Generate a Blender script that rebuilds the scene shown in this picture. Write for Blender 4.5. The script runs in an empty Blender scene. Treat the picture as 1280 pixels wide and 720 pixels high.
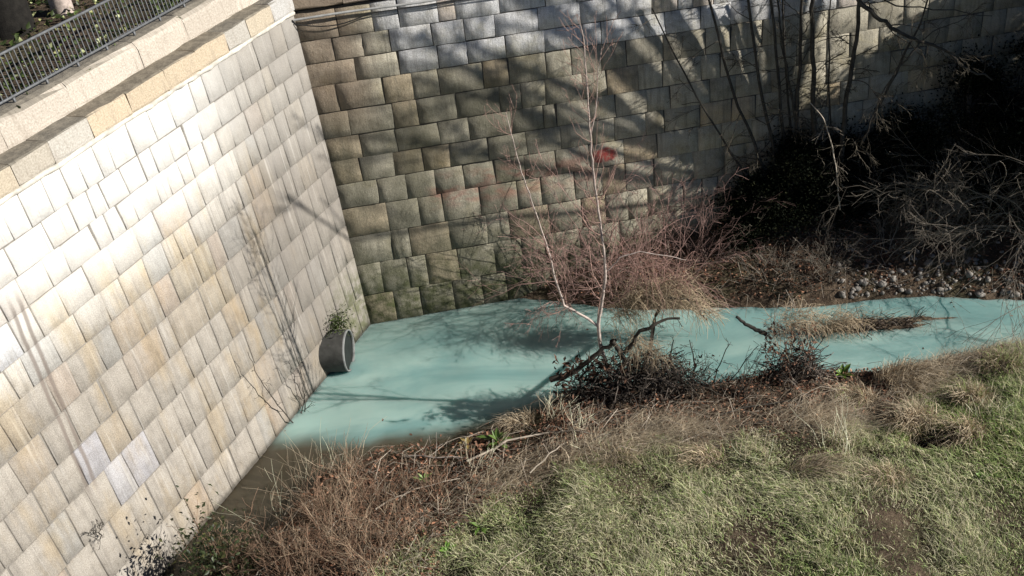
import bpy, math, random
import numpy as np
from mathutils import Vector, Matrix, noise as mnoise

# ------------------------------------------------------------------ camera, sky, sun, exposure
scene = bpy.context.scene
col = scene.collection
rng = np.random.default_rng(7)
random.seed(7)

F_PX, PITCH, ROLL, CAM_H = 1280.0, 0.594, 0.099, 10.0
CR, SR, CP, SP = math.cos(ROLL), math.sin(ROLL), math.cos(PITCH), math.sin(PITCH)
cam_d = bpy.data.cameras.new('camera')
cam = bpy.data.objects.new('camera', cam_d)
col.objects.link(cam)
scene.camera = cam
cam_d.sensor_width = 36.0
cam_d.lens = 36.0 * F_PX / 1280.0
cam_d.clip_start = 0.1
cam_d.clip_end = 500.0
ax_x = Vector((CR, -SR * SP, -SR * CP))
ax_dn = Vector((-SR, -CR * SP, -CR * CP))
ax_f = Vector((0, CP, -SP))
cam.matrix_world = Matrix(((ax_x.x, -ax_dn.x, -ax_f.x, 0), (ax_x.y, -ax_dn.y, -ax_f.y, 0),
                           (ax_x.z, -ax_dn.z, -ax_f.z, CAM_H), (0, 0, 0, 1)))

SUN_EL, SUN_PHI = math.radians(28), math.radians(13)       # sun stands right of and slightly behind the viewer
S = np.array([math.cos(SUN_EL) * math.cos(SUN_PHI), -math.cos(SUN_EL) * math.sin(SUN_PHI), math.sin(SUN_EL)])
sun_d = bpy.data.lights.new('sun', 'SUN')
sun_d.energy = 5.0
sun_d.angle = math.radians(0.45)
sun_d.color = (1.0, 0.95, 0.88)
sun = bpy.data.objects.new('sun', sun_d)
col.objects.link(sun)
sun.rotation_euler = Vector(S).to_track_quat('Z', 'Y').to_euler()
sun.location = (20, -5, 20)

world = bpy.data.worlds.new('World')
scene.world = world
world.use_nodes = True
wn = world.node_tree
wn.nodes.clear()
sky = wn.nodes.new('ShaderNodeTexSky')
sky.sky_type = 'NISHITA'
sky.sun_disc = False
sky.altitude = 2200.0           # thin clear winter air: a dark blue sky and deep shade
sky.air_density = 0.6
sky.dust_density = 0.1
sky.ozone_density = 1.0
sky.sun_elevation = SUN_EL
sky.sun_rotation = math.radians(90) + SUN_PHI
bg = wn.nodes.new('ShaderNodeBackground')
bg.inputs['Strength'].default_value = 0.05
wo = wn.nodes.new('ShaderNodeOutputWorld')
wn.links.new(sky.outputs[0], bg.inputs[0])
wn.links.new(bg.outputs[0], wo.inputs[0])

scene.view_settings.view_transform = 'Standard'
scene.view_settings.look = 'None'
scene.view_settings.gamma = 1.0
scene.view_settings.use_curve_mapping = False
scene.view_settings.exposure = 0.6

# ------------------------------------------------------------------ measuring helpers
def ray(px, py):
    x, y = px - 640.0, py - 360.0
    x, y = CR * x - SR * y, SR * x + CR * y
    return np.array([x, F_PX * CP - y * SP, -(F_PX * SP + y * CP)]) / F_PX

def at_y(px, py, y):            # point of the sight line on the upright plane at distance y
    r = ray(px, py)
    return np.array([0, 0, CAM_H]) + r * (y / r[1])

def at_z(px, py, z=0.0):
    r = ray(px, py)
    return np.array([0, 0, CAM_H]) + r * ((z - CAM_H) / r[2])

# ------------------------------------------------------------------ object helpers
def tag(o, label=None, cat=None, group=None, kind=None):
    if label: o['label'] = label
    if cat: o['category'] = cat
    if group: o['group'] = group
    if kind: o['kind'] = kind
    return o

BASE = {}                        # things whose parts are modelled straight in world coordinates

def empty(name, loc, label, cat, group=None, matrix=None):
    o = bpy.data.objects.new(name, None)
    col.objects.link(o)
    o.empty_display_size = 0.2
    if matrix is not None: o.matrix_world = matrix
    else:
        o.location = loc; BASE[o.name] = Vector(loc)
    return tag(o, label, cat, group)

def mesh_np(name, V, F, mat, parent=None, tint=None, smooth=False, loc=None, uv=None):
    """V (n,3) world or local points, F (m,k) faces with k fixed; tint per vertex colour (n,3)."""
    V = np.asarray(V, dtype=np.float32)
    F = np.asarray(F, dtype=np.int32)
    if loc is not None: V = V - np.asarray(loc, dtype=np.float32)
    me = bpy.data.meshes.new(name)
    k = F.shape[1]
    me.vertices.add(len(V)); me.vertices.foreach_set('co', V.ravel())
    me.loops.add(F.size); me.loops.foreach_set('vertex_index', F.ravel())
    me.polygons.add(len(F))
    me.polygons.foreach_set('loop_start', np.arange(0, F.size, k, dtype=np.int32))
    me.polygons.foreach_set('loop_total', np.full(len(F), k, dtype=np.int32))
    if smooth: me.polygons.foreach_set('use_smooth', np.ones(len(F), dtype=bool))
    me.update(calc_edges=True)
    if tint is not None:
        a = me.color_attributes.new('tint', 'FLOAT_COLOR', 'POINT')
        t = np.ones((len(V), 4), dtype=np.float32); t[:, :3] = tint
        a.data.foreach_set('color', t.ravel())
    if uv is not None:
        l = me.uv_layers.new(name='UVMap')
        l.data.foreach_set('uv', np.asarray(uv, dtype=np.float32)[F.ravel()].ravel())
    me.materials.append(mat)
    o = bpy.data.objects.new(name, me)
    col.objects.link(o)
    if parent is not None:
        o.parent = parent
        if parent.name in BASE: o.matrix_parent_inverse = Matrix.Translation(-BASE[parent.name])
    if loc is not None: o.location = loc
    return o

def norm(v):
    v = np.asarray(v, float)
    return v / (np.linalg.norm(v) + 1e-9)

class Tubes:                     # collects tapering tubes along polylines
    def __init__(s): s.V, s.F, s.T, s.n = [], [], [], 0
    def add(s, P, R, k=3, tint=(1, 1, 1), cap=True):
        P = np.asarray(P, float); n = len(P)
        R = np.broadcast_to(np.asarray(R, float), (n,))
        T = np.gradient(P, axis=0)
        T /= (np.linalg.norm(T, axis=1, keepdims=True) + 1e-9)
        ref = np.array([0.31, 0.2, 0.93]) if abs(T[:, 2]).mean() < 0.8 else np.array([0.9, 0.31, 0.1])
        A = np.cross(T, ref); A /= (np.linalg.norm(A, axis=1, keepdims=True) + 1e-9)
        B = np.cross(T, A)
        an = np.arange(k) * 2 * math.pi / k
        ring = (A[:, None] * np.cos(an)[None, :, None] + B[:, None] * np.sin(an)[None, :, None]) * R[:, None, None] + P[:, None]
        s.V.append(ring.reshape(-1, 3))
        i = np.arange(n - 1)[:, None] * k; j = np.arange(k)[None]; j2 = (j + 1) % k
        f = np.stack([i + j, i + j2, i + k + j2, i + k + j], -1).reshape(-1, 4) + s.n
        s.F.append(f)
        s.T.append(np.broadcast_to(np.asarray(tint, float), (n * k, 3)))
        s.n += n * k
    def build(s, name, mat, parent=None, loc=None, smooth=True):
        return mesh_np(name, np.concatenate(s.V), np.concatenate(s.F), mat, parent, np.concatenate(s.T), smooth, loc)

def grow(out, p, d, L, r, lvl, g, seg=0.12, wig=0.16, up=0.0, kids=5, kratio=0.55, spread=0.8, tip=0.35, jit=0.25, start=0.25, rmin=0.003):
    """recursive branch: appends (points, radii, level)."""
    n = max(3, int(L / seg) + 1)
    pts = [np.array(p, float)]; d = norm(d)
    for i in range(n - 1):
        d = norm(d + g.normal(0, wig, 3) + np.array([0, 0, up]))
        pts.append(pts[-1] + d * (L / (n - 1)))
    pts = np.array(pts)
    rr = np.maximum(np.linspace(r, r * tip, n), rmin)
    out.append((pts, rr, lvl))
    if lvl <= 0: return
    m = max(1, int(kids * (1 + g.uniform(-jit, jit))))
    for t in g.uniform(start, 0.98, m):
        x = t * (n - 1); i = min(int(x), n - 2); q = pts[i] + (pts[i + 1] - pts[i]) * (x - i)
        dd = norm(pts[i + 1] - pts[i])
        side = norm(np.cross(dd, g.normal(0, 1, 3)))
        grow(out, q, norm(dd + side * spread * g.uniform(0.6, 1.3)), L * kratio * g.uniform(0.6, 1.2) * (1.1 - 0.5 * t),
             max(rr[i] * 0.55, rmin), lvl - 1, g, seg, wig, up, kids, kratio, spread, tip, jit, 0.15, rmin)

def split_tree(root, out, mtrunk, mtwig, trunk_levels, names=('trunk', 'branch', 'twigs'), ttint=(1, 1, 1), stuff=True):
    top = max(l for _, _, l in out)
    twigs = Tubes(); first = True
    for P, R, l in out:
        if l >= top - trunk_levels + 1:
            t = Tubes(); t.add(P, R, 7 if l == top else 5, ttint)
            t.build(names[0] if l == top else names[1], mtrunk, root)
        else:
            twigs.add(P, R, 3, np.array(ttint) * rng.uniform(0.7, 1.25))
    if twigs.n:
        o = twigs.build(names[2], mtwig, root)
        if stuff: o['kind'] = 'stuff'

def blades(B, H, lean, W, tint, tipshade=1.15, curl=0.5):
    """grass blades: base (n,3), height (n,), lean (n,2), width (n,), tint (n,3) -> V,F,T (three triangles each)"""
    n = len(B)
    az = rng.uniform(0, 2 * math.pi, n)
    sx = np.stack([np.cos(az), np.sin(az), np.zeros(n)], 1) * W[:, None] * 0.5
    ln = np.concatenate([lean, np.zeros((n, 1))], 1) * H[:, None]
    up = np.array([0, 0, 1.0]) * H[:, None]
    m = B + up * 0.55 + ln * 0.35
    drop = np.clip(np.linalg.norm(lean, axis=1), 0, 1.6)[:, None] * curl
    t = B + up * (1 - drop * 0.45) + ln
    V = np.stack([B - sx, B + sx, m - sx * 0.8, m + sx * 0.8, t], 1).reshape(-1, 3)
    i = np.arange(n)[:, None, None] * 5
    F = (np.array([[0, 1, 3], [0, 3, 2], [2, 3, 4]])[None] + i).reshape(-1, 3)
    T = np.stack([tint, tint, tint, tint, tint], 1).reshape(-1, 3)
    return V, F, T

def leaf_cards(C, size, tint, flat=0.5, aspect=0.55, fold=0.25):
    """small pointed leaves (two triangles folded along the midrib) at points C"""
    n = len(C)
    d = rng.normal(0, 1, (n, 3)); d[:, 2] *= flat; d /= np.linalg.norm(d, axis=1, keepdims=True) + 1e-9
    u = rng.normal(0, 1, (n, 3)) * np.array([0.5, 0.5, 1]); s = np.cross(d, u); s /= np.linalg.norm(s, axis=1, keepdims=True) + 1e-9
    nn = np.cross(s, d)
    L = size[:, None]
    a = C; b = C + d * L
    m1 = C + d * L * 0.45 + s * L * aspect * 0.5 + nn * L * fold * aspect
    m2 = C + d * L * 0.45 - s * L * aspect * 0.5 + nn * L * fold * aspect
    V = np.stack([a, m1, b, m2], 1).reshape(-1, 3)
    i = np.arange(n)[:, None, None] * 4
    F = (np.array([[0, 1, 2], [0, 2, 3]])[None] + i).reshape(-1, 3)
    T = np.repeat(tint, 4, axis=0)
    return V, F, T

# ------------------------------------------------------------------ materials
class NT:
    def __init__(s, name):
        s.m = bpy.data.materials.new(name); s.m.use_nodes = True
        s.t = s.m.node_tree; s.t.nodes.clear()
        s.out = s.n('ShaderNodeOutputMaterial'); s.b = s.n('ShaderNodeBsdfPrincipled')
        s.l(s.b.outputs[0], s.out.inputs[0])
    def n(s, t, **kw):
        o = s.t.nodes.new(t)
        for k, v in kw.items(): setattr(o, k, v)
        return o
    def l(s, a, b): s.t.links.new(a, b)
    def setin(s, sock, v):
        if hasattr(v, 'default_value') or hasattr(v, 'is_output'): s.l(v, sock)
        else:
            if isinstance(v, tuple) and len(v) == 3 and sock.type == 'RGBA': v = (*v, 1)
            sock.default_value = v
    def math(s, op, a, b=0.0, clamp=False):
        o = s.n('ShaderNodeMath', operation=op, use_clamp=clamp); s.setin(o.inputs[0], a); s.setin(o.inputs[1], b); return o.outputs[0]
    def noise(s, vec, scale, detail=3.0, rough=0.55, dist=0.0):
        o = s.n('ShaderNodeTexNoise'); o.inputs['Scale'].default_value = scale; o.inputs['Detail'].default_value = detail
        o.inputs['Roughness'].default_value = rough; o.inputs['Distortion'].default_value = dist
        if vec is not None: s.l(vec, o.inputs['Vector'])
        return o.outputs['Fac']
    def scale(s, vec, xyz):
        o = s.n('ShaderNodeMapping'); o.inputs['Scale'].default_value = xyz; s.l(vec, o.inputs['Vector']); return o.outputs[0]
    def ramp(s, fac, lo, hi, a=0.0, b=1.0, smooth=True):
        o = s.n('ShaderNodeMapRange', interpolation_type='SMOOTHSTEP' if smooth else 'LINEAR')
        s.setin(o.inputs[0], fac); o.inputs[1].default_value = lo; o.inputs[2].default_value = hi
        o.inputs[3].default_value = a; o.inputs[4].default_value = b
        return o.outputs[0]
    def mix(s, f, a, b, mode='MIX'):
        o = s.n('ShaderNodeMix', data_type='RGBA', blend_type=mode, clamp_factor=True)
        s.setin(o.inputs[0], f); s.setin(o.inputs[6], a); s.setin(o.inputs[7], b); return o.outputs[2]
    def bump(s, h, strength, dist=0.02, prev=None):
        o = s.n('ShaderNodeBump'); o.inputs['Strength'].default_value = strength; o.inputs['Distance'].default_value = dist
        s.l(h, o.inputs['Height'])
        if prev is not None: s.l(prev, o.inputs['Normal'])
        return o.outputs[0]

def mat_tint(name, base, rough=0.8, var=0.3, nscale=8.0, spec=0.2, trans=0.0, bump=0.0):
    """colour attribute 'tint' times a base colour, broken by noise"""
    k = NT(name)
    a = k.n('ShaderNodeAttribute', attribute_name='tint')
    tc = k.n('ShaderNodeTexCoord')
    nz = k.noise(tc.outputs['Object'], nscale, 4.0)
    f = k.ramp(nz, 0.25, 0.75, 1 - var, 1 + var)
    c = k.mix(1.0, a.outputs['Color'], base, 'MULTIPLY')
    v = k.n('ShaderNodeVectorMath', operation='SCALE'); k.l(c, v.inputs[0]); k.l(f, v.inputs['Scale'])
    k.l(v.outputs[0], k.b.inputs['Base Color'])
    k.b.inputs['Roughness'].default_value = rough
    k.b.inputs['Specular IOR Level'].default_value = spec
    if bump: k.l(k.bump(k.noise(tc.outputs['Object'], nscale * 4, 4.0), bump, 0.01), k.b.inputs['Normal'])
    if trans:
        tr = k.n('ShaderNodeBsdfTranslucent'); k.l(v.outputs[0], tr.inputs[0])
        mx = k.n('ShaderNodeMixShader'); mx.inputs[0].default_value = trans
        k.l(k.b.outputs[0], mx.inputs[1]); k.l(tr.outputs[0], mx.inputs[2]); k.l(mx.outputs[0], k.out.inputs[0])
    return k.m

def mat_granite(name, left):
    k = NT(name)
    uvn = k.n('ShaderNodeUVMap'); uv = uvn.outputs[0]
    sep = k.n('ShaderNodeSeparateXYZ'); k.l(uv, sep.inputs[0]); u, v = sep.outputs[0], sep.outputs[1]
    a = k.n('ShaderNodeAttribute', attribute_name='tint')
    speck = k.noise(uv, 70.0, 3.0, 0.7)
    blot = k.noise(uv, 5.0, 5.0, 0.65)
    base = k.mix(k.ramp(speck, 0.35, 0.65, 0.0, 1.0), (0.76, 0.745, 0.73), (1.15, 1.14, 1.12))
    c = k.mix(1.0, a.outputs['Color'], base, 'MULTIPLY')
    c = k.mix(k.ramp(blot, 0.4, 0.72, 0.0, 0.45), c, k.mix(1.0, c, (0.55, 0.53, 0.5), 'MULTIPLY'))
    if not left:
        c = k.mix(k.ramp(k.noise(uv, 2.3, 6.0, 0.75, 0.5), 0.46, 0.72, 0.0, 0.7), c, k.mix(1.0, c, (0.42, 0.40, 0.32), 'MULTIPLY'))
        c = k.mix(k.ramp(k.noise(uv, 1.1, 5.0, 0.7, 0.5), 0.5, 0.7, 0.0, 0.5), c, k.mix(1.0, c, (1.0, 0.93, 0.66), 'MULTIPLY'))
    streak = k.noise(k.scale(uv, (9.0, 0.6, 1.0)), 1.6, 8.0, 0.75, 0.3)
    st = k.ramp(streak, 0.46, 0.66, 0.0, 1.0)
    big = k.noise(k.scale(uv, (0.5, 0.35, 1.0)), 1.0, 3.0)
    if left:
        # grey run-off staining, heavier towards the corner and lower down
        corner = k.ramp(u, -3.6, -1.2, 0.0, 1.0)
        low = k.ramp(v, 4.9, 2.6, 0.0, 1.0)
        amt = k.math('MULTIPLY', st, k.math('ADD', 0.40, k.math('MULTIPLY', corner, 0.40)))
        amt = k.math('MULTIPLY', amt, k.math('ADD', 0.45, k.math('MULTIPLY', low, 0.55)))
        c = k.mix(amt, c, (0.20, 0.19, 0.175))
        gen = k.math('MULTIPLY', corner, k.ramp(big, 0.3, 0.6, 0.35, 0.75))
        c = k.mix(gen, c, (0.24, 0.225, 0.205))
        # darker stone on the lower courses
        c = k.mix(k.ramp(v, 4.1, 2.9, 0.0, 1.0), c, k.mix(1.0, c, (0.76, 0.74, 0.72), 'MULTIPLY'))
        # sunlit glare under the cornice on the near stretch, painted in white
        wb = k.math('MULTIPLY', k.ramp(v, 3.3, 4.7, 0.0, 1.0), k.ramp(u, -0.9, -2.8, 0.0, 0.85))
        wb = k.math('MULTIPLY', wb, k.ramp(k.noise(uv, 2.2, 4.0), 0.3, 0.55, 0.6, 1.0))
        c = k.mix(wb, c, (0.66, 0.65, 0.62))
        ws = k.ramp(k.noise(k.scale(uv, (13.0, 0.35, 1.0)), 1.3, 6.0, 0.7), 0.55, 0.7, 0.0, 0.5)
        c = k.mix(ws, c, (0.52, 0.50, 0.46))
        fine = k.ramp(k.noise(k.scale(uv, (34.0, 0.9, 1.0)), 1.0, 4.0, 0.6), 0.58, 0.70, 0.0, 0.5)
        c = k.mix(k.math('MULTIPLY', fine, k.ramp(k.noise(uv, 1.4, 3.0), 0.4, 0.6)), c, (0.22, 0.20, 0.17))
        och = k.math('MULTIPLY', k.ramp(k.noise(k.scale(uv, (1.6, 0.5, 1.0)), 1.0, 5.0, 0.65), 0.48, 0.66, 0.0, 0.55), k.math('MULTIPLY', k.ramp(v, 4.6, 3.6), k.ramp(u, -0.8, -2.0)))
        c = k.mix(och, c, k.mix(1.0, c, (1.0, 0.86, 0.62), 'MULTIPLY'))
        # two rusty drip lines down the wall
        off = k.math('ADD', k.math('ADD', u, 5.72), k.math('MULTIPLY', k.math('SUBTRACT', 4.24, v), 0.075))
        wob = k.math('MULTIPLY', k.math('SUBTRACT', k.noise(k.scale(uv, (0.01, 1.0, 1.0)), 2.0), 0.5), 0.05)
        off = k.math('ABSOLUTE', k.math('ADD', off, wob))
        rng_v = k.math('MULTIPLY', k.ramp(v, 4.5, 4.1), k.ramp(v, 1.5, 2.1))
        d1 = k.math('MULTIPLY', k.ramp(off, 0.10, 0.065), k.ramp(off, 0.02, 0.045))
        d1 = k.math('MULTIPLY', k.math('MULTIPLY', d1, rng_v), 0.75)
        c = k.mix(d1, c, (0.17, 0.14, 0.12))
        moss = k.math('MULTIPLY', k.ramp(v, 1.5, 0.6), k.ramp(u, -1.3, -0.3, 0.0, 0.75))
        c = k.mix(k.math('MULTIPLY', moss, k.ramp(blot, 0.35, 0.6)), c, (0.10, 0.11, 0.05))
        wet = k.ramp(v, 0.12, 0.02, 0.0, 0.7)
        c = k.mix(wet, c, (0.06, 0.055, 0.045))
    else:
        amt = k.math('MULTIPLY', st, 0.42)
        c = k.mix(amt, c, (0.11, 0.105, 0.09))
        # dark algae below the top courses, deepened to carry tree shade in the colour
        alg_shade = k.math('MULTIPLY', k.ramp(v, 4.7, 3.6), k.ramp(k.noise(uv, 1.3, 4.0), 0.3, 0.62, 0.45, 1.0))
        alg_shade = k.math('MULTIPLY', k.math('MULTIPLY', alg_shade, 0.82), k.ramp(u, 5.0, 2.4, 0.10, 0.95))
        c = k.mix(alg_shade, c, (0.105, 0.102, 0.072))
        moss = k.math('MULTIPLY', k.ramp(v, 1.6, 0.3), k.ramp(blot, 0.35, 0.65, 0.2, 0.9))
        c = k.mix(moss, c, (0.055, 0.065, 0.025))
        # brown wash down the corner
        br = k.math('MULTIPLY', k.ramp(u, 1.0, 0.35), k.ramp(v, 2.9, 4.2))
        c = k.mix(k.math('MULTIPLY', br, 0.6), c, (0.19, 0.13, 0.09))
        # faded red paint, one strong blot and a washed band
        du = k.math('SUBTRACT', u, 4.22); dv = k.math('SUBTRACT', v, 2.34)
        r2 = k.math('ADD', k.math('MULTIPLY', k.math('MULTIPLY', du, du), 1.0), k.math('MULTIPLY', k.math('MULTIPLY', dv, dv), 2.6))
        r2 = k.math('ADD', r2, k.math('MULTIPLY', k.math('SUBTRACT', k.noise(uv, 6.0), 0.5), 0.05))
        r2m = k.math('MULTIPLY', k.ramp(r2, 0.06, 0.025, 0.0, 0.9), k.ramp(k.noise(uv, 18.0, 5.0, 0.7), 0.32, 0.55, 0.25, 1.0))
        c = k.mix(r2m, c, (0.40, 0.06, 0.055))
        b1 = k.math('MULTIPLY', k.ramp(v, 1.8, 2.0), k.ramp(v, 2.55, 2.3))
        b1 = k.math('MULTIPLY', b1, k.math('MULTIPLY', k.ramp(u, 1.2, 1.5), k.ramp(u, 4.3, 3.9)))
        b1 = k.math('MULTIPLY', b1, k.ramp(k.noise(k.scale(uv, (1.0, 2.0, 1.0)), 2.5), 0.42, 0.62, 0.0, 0.38))
        c = k.mix(b1, c, (0.26, 0.075, 0.06))
    k.l(c, k.b.inputs['Base Color'])
    k.b.inputs['Roughness'].default_value = 0.9
    k.b.inputs['Specular IOR Level'].default_value = 0.15
    n1 = k.bump(k.noise(uv, 8.0 if not left else 14.0, 10.0, 0.8), 1.0 if not left else 0.5, 0.03)
    n2 = k.bump(k.noise(k.scale(uv, (40.0, 14.0, 1.0)), 1.0, 4.0, 0.7), 0.5, 0.012, n1)
    k.l(n2, k.b.inputs['Normal'])
    return k.m

M = {}
M['granite_pale'] = mat_granite('pale_granite', True)
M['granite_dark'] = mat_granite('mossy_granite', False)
def mat_simple(name, c, rough=0.8, var=0.25, nscale=6.0, metal=0.0, bump=0.3, spec=0.3):
    k = NT(name); tc = k.n('ShaderNodeTexCoord')
    nz = k.noise(tc.outputs['Object'], nscale, 5.0, 0.65)
    lo = tuple(x * (1 - var) for x in c); hi = tuple(min(x * (1 + var), 1) for x in c)
    k.l(k.mix(k.ramp(nz, 0.3, 0.7), lo, hi), k.b.inputs['Base Color'])
    k.b.inputs['Roughness'].default_value = rough; k.b.inputs['Metallic'].default_value = metal
    k.b.inputs['Specular IOR Level'].default_value = spec
    if bump: k.l(k.bump(k.noise(tc.outputs['Object'], nscale * 5, 5.0), bump, 0.01), k.b.inputs['Normal'])
    return k.m
M['mortar'] = mat_simple('dark_mortar', (0.085, 0.08, 0.07), 0.95)
M['mortar_pale'] = mat_simple('lime_mortar', (0.20, 0.187, 0.165), 0.95)
M['lime'] = mat_simple('lime_fillet', (0.52, 0.49, 0.43), 0.9, 0.3)
M['concrete'] = mat_simple('concrete', (0.055, 0.055, 0.05), 0.85, 0.3)
M['bore_shade'] = mat_simple('bore_shade_black', (0.010, 0.013, 0.012), 0.7, 0.3)  # near-black tone standing for the shade inside the pipe
M['shaded_bore'] = mat_simple('shade_dark_concrete', (0.045, 0.05, 0.045), 0.6, 0.3)  # bore concrete darkened in colour to carry its shade
M['concrete_rim'] = mat_simple('worn_concrete', (0.19, 0.195, 0.19), 0.8, 0.25)
M['iron'] = mat_simple('grey_painted_iron', (0.16, 0.165, 0.17), 0.5, 0.2, 20.0, 0.3, 0.1)
M['conduit'] = mat_simple('grey_conduit', (0.33, 0.33, 0.32), 0.6, 0.2)
M['cable'] = mat_simple('black_rubber', (0.02, 0.02, 0.02), 0.6, 0.2)
M['bark_dark'] = mat_tint('dark_bark', (0.055, 0.05, 0.042), 0.9, 0.4, 14, bump=0.6)
M['bark_grey'] = mat_tint('grey_bark', (0.27, 0.235, 0.205), 0.85, 0.4, 10, bump=0.4)
M['birch'] = mat_tint('birch_bark', (0.40, 0.335, 0.295), 0.8, 0.35, 18, bump=0.3)
M['twig_red'] = mat_tint('red_brown_twig', (0.30, 0.19, 0.165), 0.8, 0.3, 6)
M['twig_pale'] = mat_tint('pale_twig', (0.36, 0.31, 0.25), 0.85, 0.3, 6)
M['twig_dark'] = mat_tint('dark_twig', (0.06, 0.05, 0.042), 0.9, 0.3, 6)
M['stem_dry'] = mat_tint('dry_stem', (0.26, 0.17, 0.115), 0.85, 0.3, 5, trans=0.15)
M['straw'] = mat_tint('straw', (0.50, 0.425, 0.31), 0.85, 0.3, 4, trans=0.2)
M['grass'] = mat_tint('grass_blade', (1.0, 1.0, 1.0), 0.75, 0.2, 3, trans=0.2)
M['leaf_green'] = mat_tint('green_leaf', (0.13, 0.19, 0.055), 0.5, 0.3, 12, 0.4, 0.2)
M['leaf_dark'] = mat_tint('evergreen_leaf', (0.030, 0.042, 0.020), 0.6, 0.3, 5, 0.3, 0.1)
M['shade_leaf'] = mat_tint('black_shade_leaf', (0.011, 0.013, 0.009), 0.95, 0.2, 5, 0.0, 0.0)  # near-black leaf colour that stands for deep shade
M['leaf_dead'] = mat_tint('dead_leaf', (0.19, 0.105, 0.07), 0.85, 0.4, 8, 0.2, 0.1)
M['stone'] = mat_simple('river_cobble', (0.24, 0.22, 0.195), 0.75, 0.4, 7.0)

def mat_ground():
    k = NT('river_bank_soil'); g = k.n('ShaderNodeNewGeometry'); p = g.outputs['Position']
    n1 = k.noise(p, 3.0, 6.0, 0.65); n2 = k.noise(p, 22.0, 5.0, 0.7); n3 = k.noise(p, 0.9, 3.0)
    c = k.mix(k.ramp(n1, 0.35, 0.65), (0.05, 0.036, 0.026), (0.115, 0.085, 0.058))
    c = k.mix(k.ramp(n2, 0.5, 0.72), c, (0.17, 0.13, 0.095))
    c = k.mix(k.ramp(n3, 0.5, 0.65, 0.0, 0.4), c, (0.06, 0.065, 0.03))
    k.l(c, k.b.inputs['Base Color']); k.b.inputs['Roughness'].default_value = 0.95
    k.b.inputs['Specular IOR Level'].default_value = 0.1
    k.l(k.bump(n2, 0.8, 0.04, k.bump(n1, 0.8, 0.1)), k.b.inputs['Normal'])
    return k.m
M['ground'] = mat_ground()

def mat_water():
    k = NT('milky_turquoise_water'); g = k.n('ShaderNodeNewGeometry'); p = g.outputs['Position']
    n1 = k.noise(k.scale(p, (0.35, 0.8, 1.0)), 1.0, 5.0, 0.55, 1.2)
    c = k.mix(k.ramp(n1, 0.3, 0.7), (0.18, 0.325, 0.315), (0.33, 0.475, 0.435))
    lit_mask = k.n('ShaderNodeAttribute', attribute_name='tint')
    c = k.mix(lit_mask.outputs['Fac'], (0.070, 0.060, 0.040), c)          # brown shallows, with bank shade and wall reflection painted into the colour
    k.l(c, k.b.inputs['Base Color'])
    k.b.inputs['Roughness'].default_value = 0.045
    k.b.inputs['IOR'].default_value = 1.333
    k.b.subsurface_method = 'RANDOM_WALK'
    k.b.inputs['Subsurface Weight'].default_value = 1.0            # turbid water scatters light under the surface
    k.b.inputs['Subsurface Radius'].default_value = (0.22, 0.30, 0.30)
    k.b.inputs['Subsurface Scale'].default_value = 1.0
    k.b.inputs['Specular IOR Level'].default_value = 0.6
    r1 = k.noise(k.scale(p, (3.0, 6.0, 1.0)), 1.0, 2.0, 0.5, 0.4)
    sx = k.n('ShaderNodeSeparateXYZ'); k.l(p, sx.inputs[0])
    run = k.ramp(sx.outputs[0], 2.0, 5.5, 0.12, 1.0)          # the stream runs in the shallows, the pool lies still
    k.l(k.bump(k.math('MULTIPLY', r1, run), 0.6, 0.025), k.b.inputs['Normal'])
    return k.m
M['water'] = mat_water()

# ------------------------------------------------------------------ ground and water
EX = np.array([-16, -4.5, -3.42, -2.85, -2.05, -1.14, -0.2, 0.52, 1.61, 2.91, 4.16, 5.35, 6.56, 7.58, 20, 60])
EY = np.array([-4.0, 8.35, 9.55, 10.55, 10.95, 10.85, 11.2, 11.4, 11.55, 11.55, 11.7, 11.68, 11.72, 11.85, 12.2, 12.2])
FX = np.array([-20, -0.6, 0.11, 1.57, 2.98, 4.65, 5.69, 6.84, 8.14, 20, 60])
FY = np.array([17., 15.4, 14.5, 14.0, 13.66, 13.43, 13.4, 13.33, 13.05, 12.95, 12.95])
def sm(t):
    t = np.clip(t, 0, 1); return t * t * (3 - 2 * t)
_ph = rng.uniform(0, 6.28, (10, 2)); _fr = rng.normal(0, 1, (10, 2)) * np.array([0.8, 1.4, 2.2, 3.5, 5, 7, 9, 1.1, 1.9, 3])[:, None]
def wob(x, y):
    s = 0
    for i in range(10):
        s = s + np.sin(_fr[i, 0] * x + _fr[i, 1] * y + _ph[i, 0]) / (1 + 0.35 * np.hypot(*_fr[i]))
    return s / 4
def dnear(x, y):
    e = np.interp(x, EX, EY); s = np.where(x < -2.9, 0.70, 1.0)
    return (e - y) * s + 0.10 * wob(x * 1.3, y * 1.3)
def dfar(x, y): return y - np.interp(x, FX, FY) + 0.12 * wob(x * 1.2 + 3, y * 1.2)
HOLES = [(at_z(1098, 522, 0.35), 0.26, 0.42), (at_z(1165, 552, 0.4), 0.24, 0.40), (at_z(1085, 572, 0.5), 0.20, 0.28), (at_z(1245, 505, 0.35), 0.2, 0.25), (at_z(600, 655, 0.7), 0.26, 0.25), (at_z(560, 700, 0.8), 0.22, 0.25), (at_z(830, 610, 0.6), 0.2, 0.16), (at_z(1055, 690, 0.8), 0.2, 0.14)]
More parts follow.
